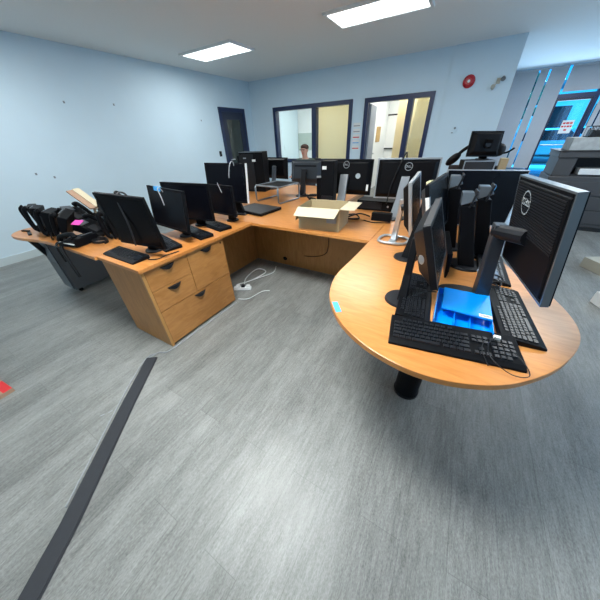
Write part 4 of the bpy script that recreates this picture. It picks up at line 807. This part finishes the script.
# ------------------------------------------------------------------ seated person
def person():
    X, Y = -2.92, 5.2
    t = thing('person', 'person seated behind the charcoal monitor, short brown hair, glasses, dark green shirt', 'person', (X, Y, 0))
    V = [(0, 0.02, 0.54), (0, 0.03, 0.70), (0, 0.03, 0.86), (0, 0.02, 0.99), (0, 0.0, 1.07), (0, -0.02, 1.125),      # 0 pelvis..5 neck
         (0, -0.03, 1.18), (0, -0.035, 1.245), (0, -0.03, 1.29),                                                     # head
         (0.17, 0.02, 1.01), (0.23, -0.02, 0.80), (0.19, -0.24, 0.765), (0.16, -0.31, 0.765),                          # right arm
         (-0.17, 0.02, 1.01), (-0.23, -0.02, 0.80), (-0.19, -0.24, 0.765), (-0.16, -0.31, 0.765),
         (0.10, -0.02, 0.52), (0.12, -0.40, 0.50), (0.12, -0.42, 0.10), (0.12, -0.52, 0.05),
         (-0.10, -0.02, 0.52), (-0.12, -0.40, 0.50), (-0.12, -0.42, 0.10), (-0.12, -0.52, 0.05)]
    E = [(0, 1), (1, 2), (2, 3), (3, 4), (4, 5), (5, 6), (6, 7), (7, 8), (3, 9), (9, 10), (10, 11), (11, 12), (3, 13), (13, 14), (14, 15), (15, 16), (0, 17), (17, 18), (18, 19), (19, 20), (0, 21), (21, 22), (22, 23), (23, 24)]
    RR = [0.13, 0.125, 0.135, 0.125, 0.065, 0.052, 0.068, 0.078, 0.062, 0.062, 0.045, 0.034, 0.026, 0.062, 0.045, 0.034, 0.026, 0.085, 0.062, 0.042, 0.032, 0.085, 0.062, 0.042, 0.032]
    def skin(name, V, E, RR, root, m, parent, lv=2):
        me = bpy.data.meshes.new(name); me.from_pydata(V, E, []); o = bpy.data.objects.new(name, me); C.objects.link(o); o.parent = parent
        md = o.modifiers.new('s', 'SKIN'); md.use_smooth_shade = True
        for i, v in enumerate(me.skin_vertices[0].data): v.radius = (RR[i], RR[i]); v.use_root = (i == root)
        sb = o.modifiers.new('u', 'SUBSURF'); sb.levels = lv; sb.render_levels = lv; me.materials.append(M[m]); return o
    skin('body', V, E, RR, 0, 'skin', t)
    # clothes slightly outside body
    sv = [0, 1, 2, 3, 4, 9, 10, 11, 13, 14, 15]; mp = {v: i for i, v in enumerate(sv)}
    skin('shirt', [V[i] for i in sv], [(mp[a], mp[b]) for a, b in E if a in mp and b in mp], [RR[i]+0.016 for i in sv], 0, 'shirt', t)
    tv = [0, 17, 18, 19, 21, 22, 23]; mp2 = {v: i for i, v in enumerate(tv)}
    skin('trousers', [V[i] for i in tv], [(mp2[a], mp2[b]) for a, b in E if a in mp2 and b in mp2], [RR[i]+0.014 for i in tv], 0, 'trouser', t)
    for s_ in (-1, 1):
        obj('shoe', B().ell((s_*0.12, -0.50, 0.04), 0.045, 0.12, 0.04), 'shoe', t, smooth=True)
        for k in range(4):
            x = s_*(0.16-0.03+0.02*k); skin('finger', [(s_*0.16, -0.30, 0.765), (x, -0.345, 0.765), (x, -0.375+0.004*abs(k-1.5), 0.760), (x, -0.395+0.006*abs(k-1.5), 0.752)], [(0, 1), (1, 2), (2, 3)], [0.012, 0.009, 0.008, 0.007], 0, 'skin', t, 1)
        skin('thumb', [(s_*0.15, -0.30, 0.765), (s_*0.125, -0.325, 0.765), (s_*0.115, -0.35, 0.76)], [(0, 1), (1, 2)], [0.012, 0.009, 0.008], 0, 'skin', t, 1)
        obj('ear', B().ell((s_*0.078, -0.03, 1.225), 0.008, 0.018, 0.028, 10, 8), 'skin', t, smooth=True)
        obj('eye', B().ell((s_*0.03, -0.112, 1.235), 0.013, 0.008, 0.007, 10, 8), 'key', t, smooth=True)
    obj('nose', B().tube([(0, -0.108, 1.24), (0, -0.125, 1.212), (0, -0.108, 1.203)], [0.010, 0.015, 0.012], 8), 'skin', t, smooth=True)
    obj('mouth', B().ell((0, -0.104, 1.178), 0.022, 0.006, 0.005, 10, 6), 'redp', t, smooth=True)
    obj('glasses', B().tube([(-0.055, -0.117, 1.238), (-0.01, -0.12, 1.238), (0.01, -0.12, 1.238), (0.055, -0.117, 1.238)], 0.007, 6), 'key', t)
    q = B(); q.ell((0, -0.015, 1.275), 0.084, 0.092, 0.062, 20, 14)
    for v_ in q.bm.verts:
        if v_.co.y < -0.07: v_.co.z += 0.02*min(1, (-0.07-v_.co.y)/0.03)
    obj('hair', q, 'hair', t, smooth=True)
person()
office_chair('black office chair under the seated person', (-2.92, 5.24, -0.02), 0).location.z = 0
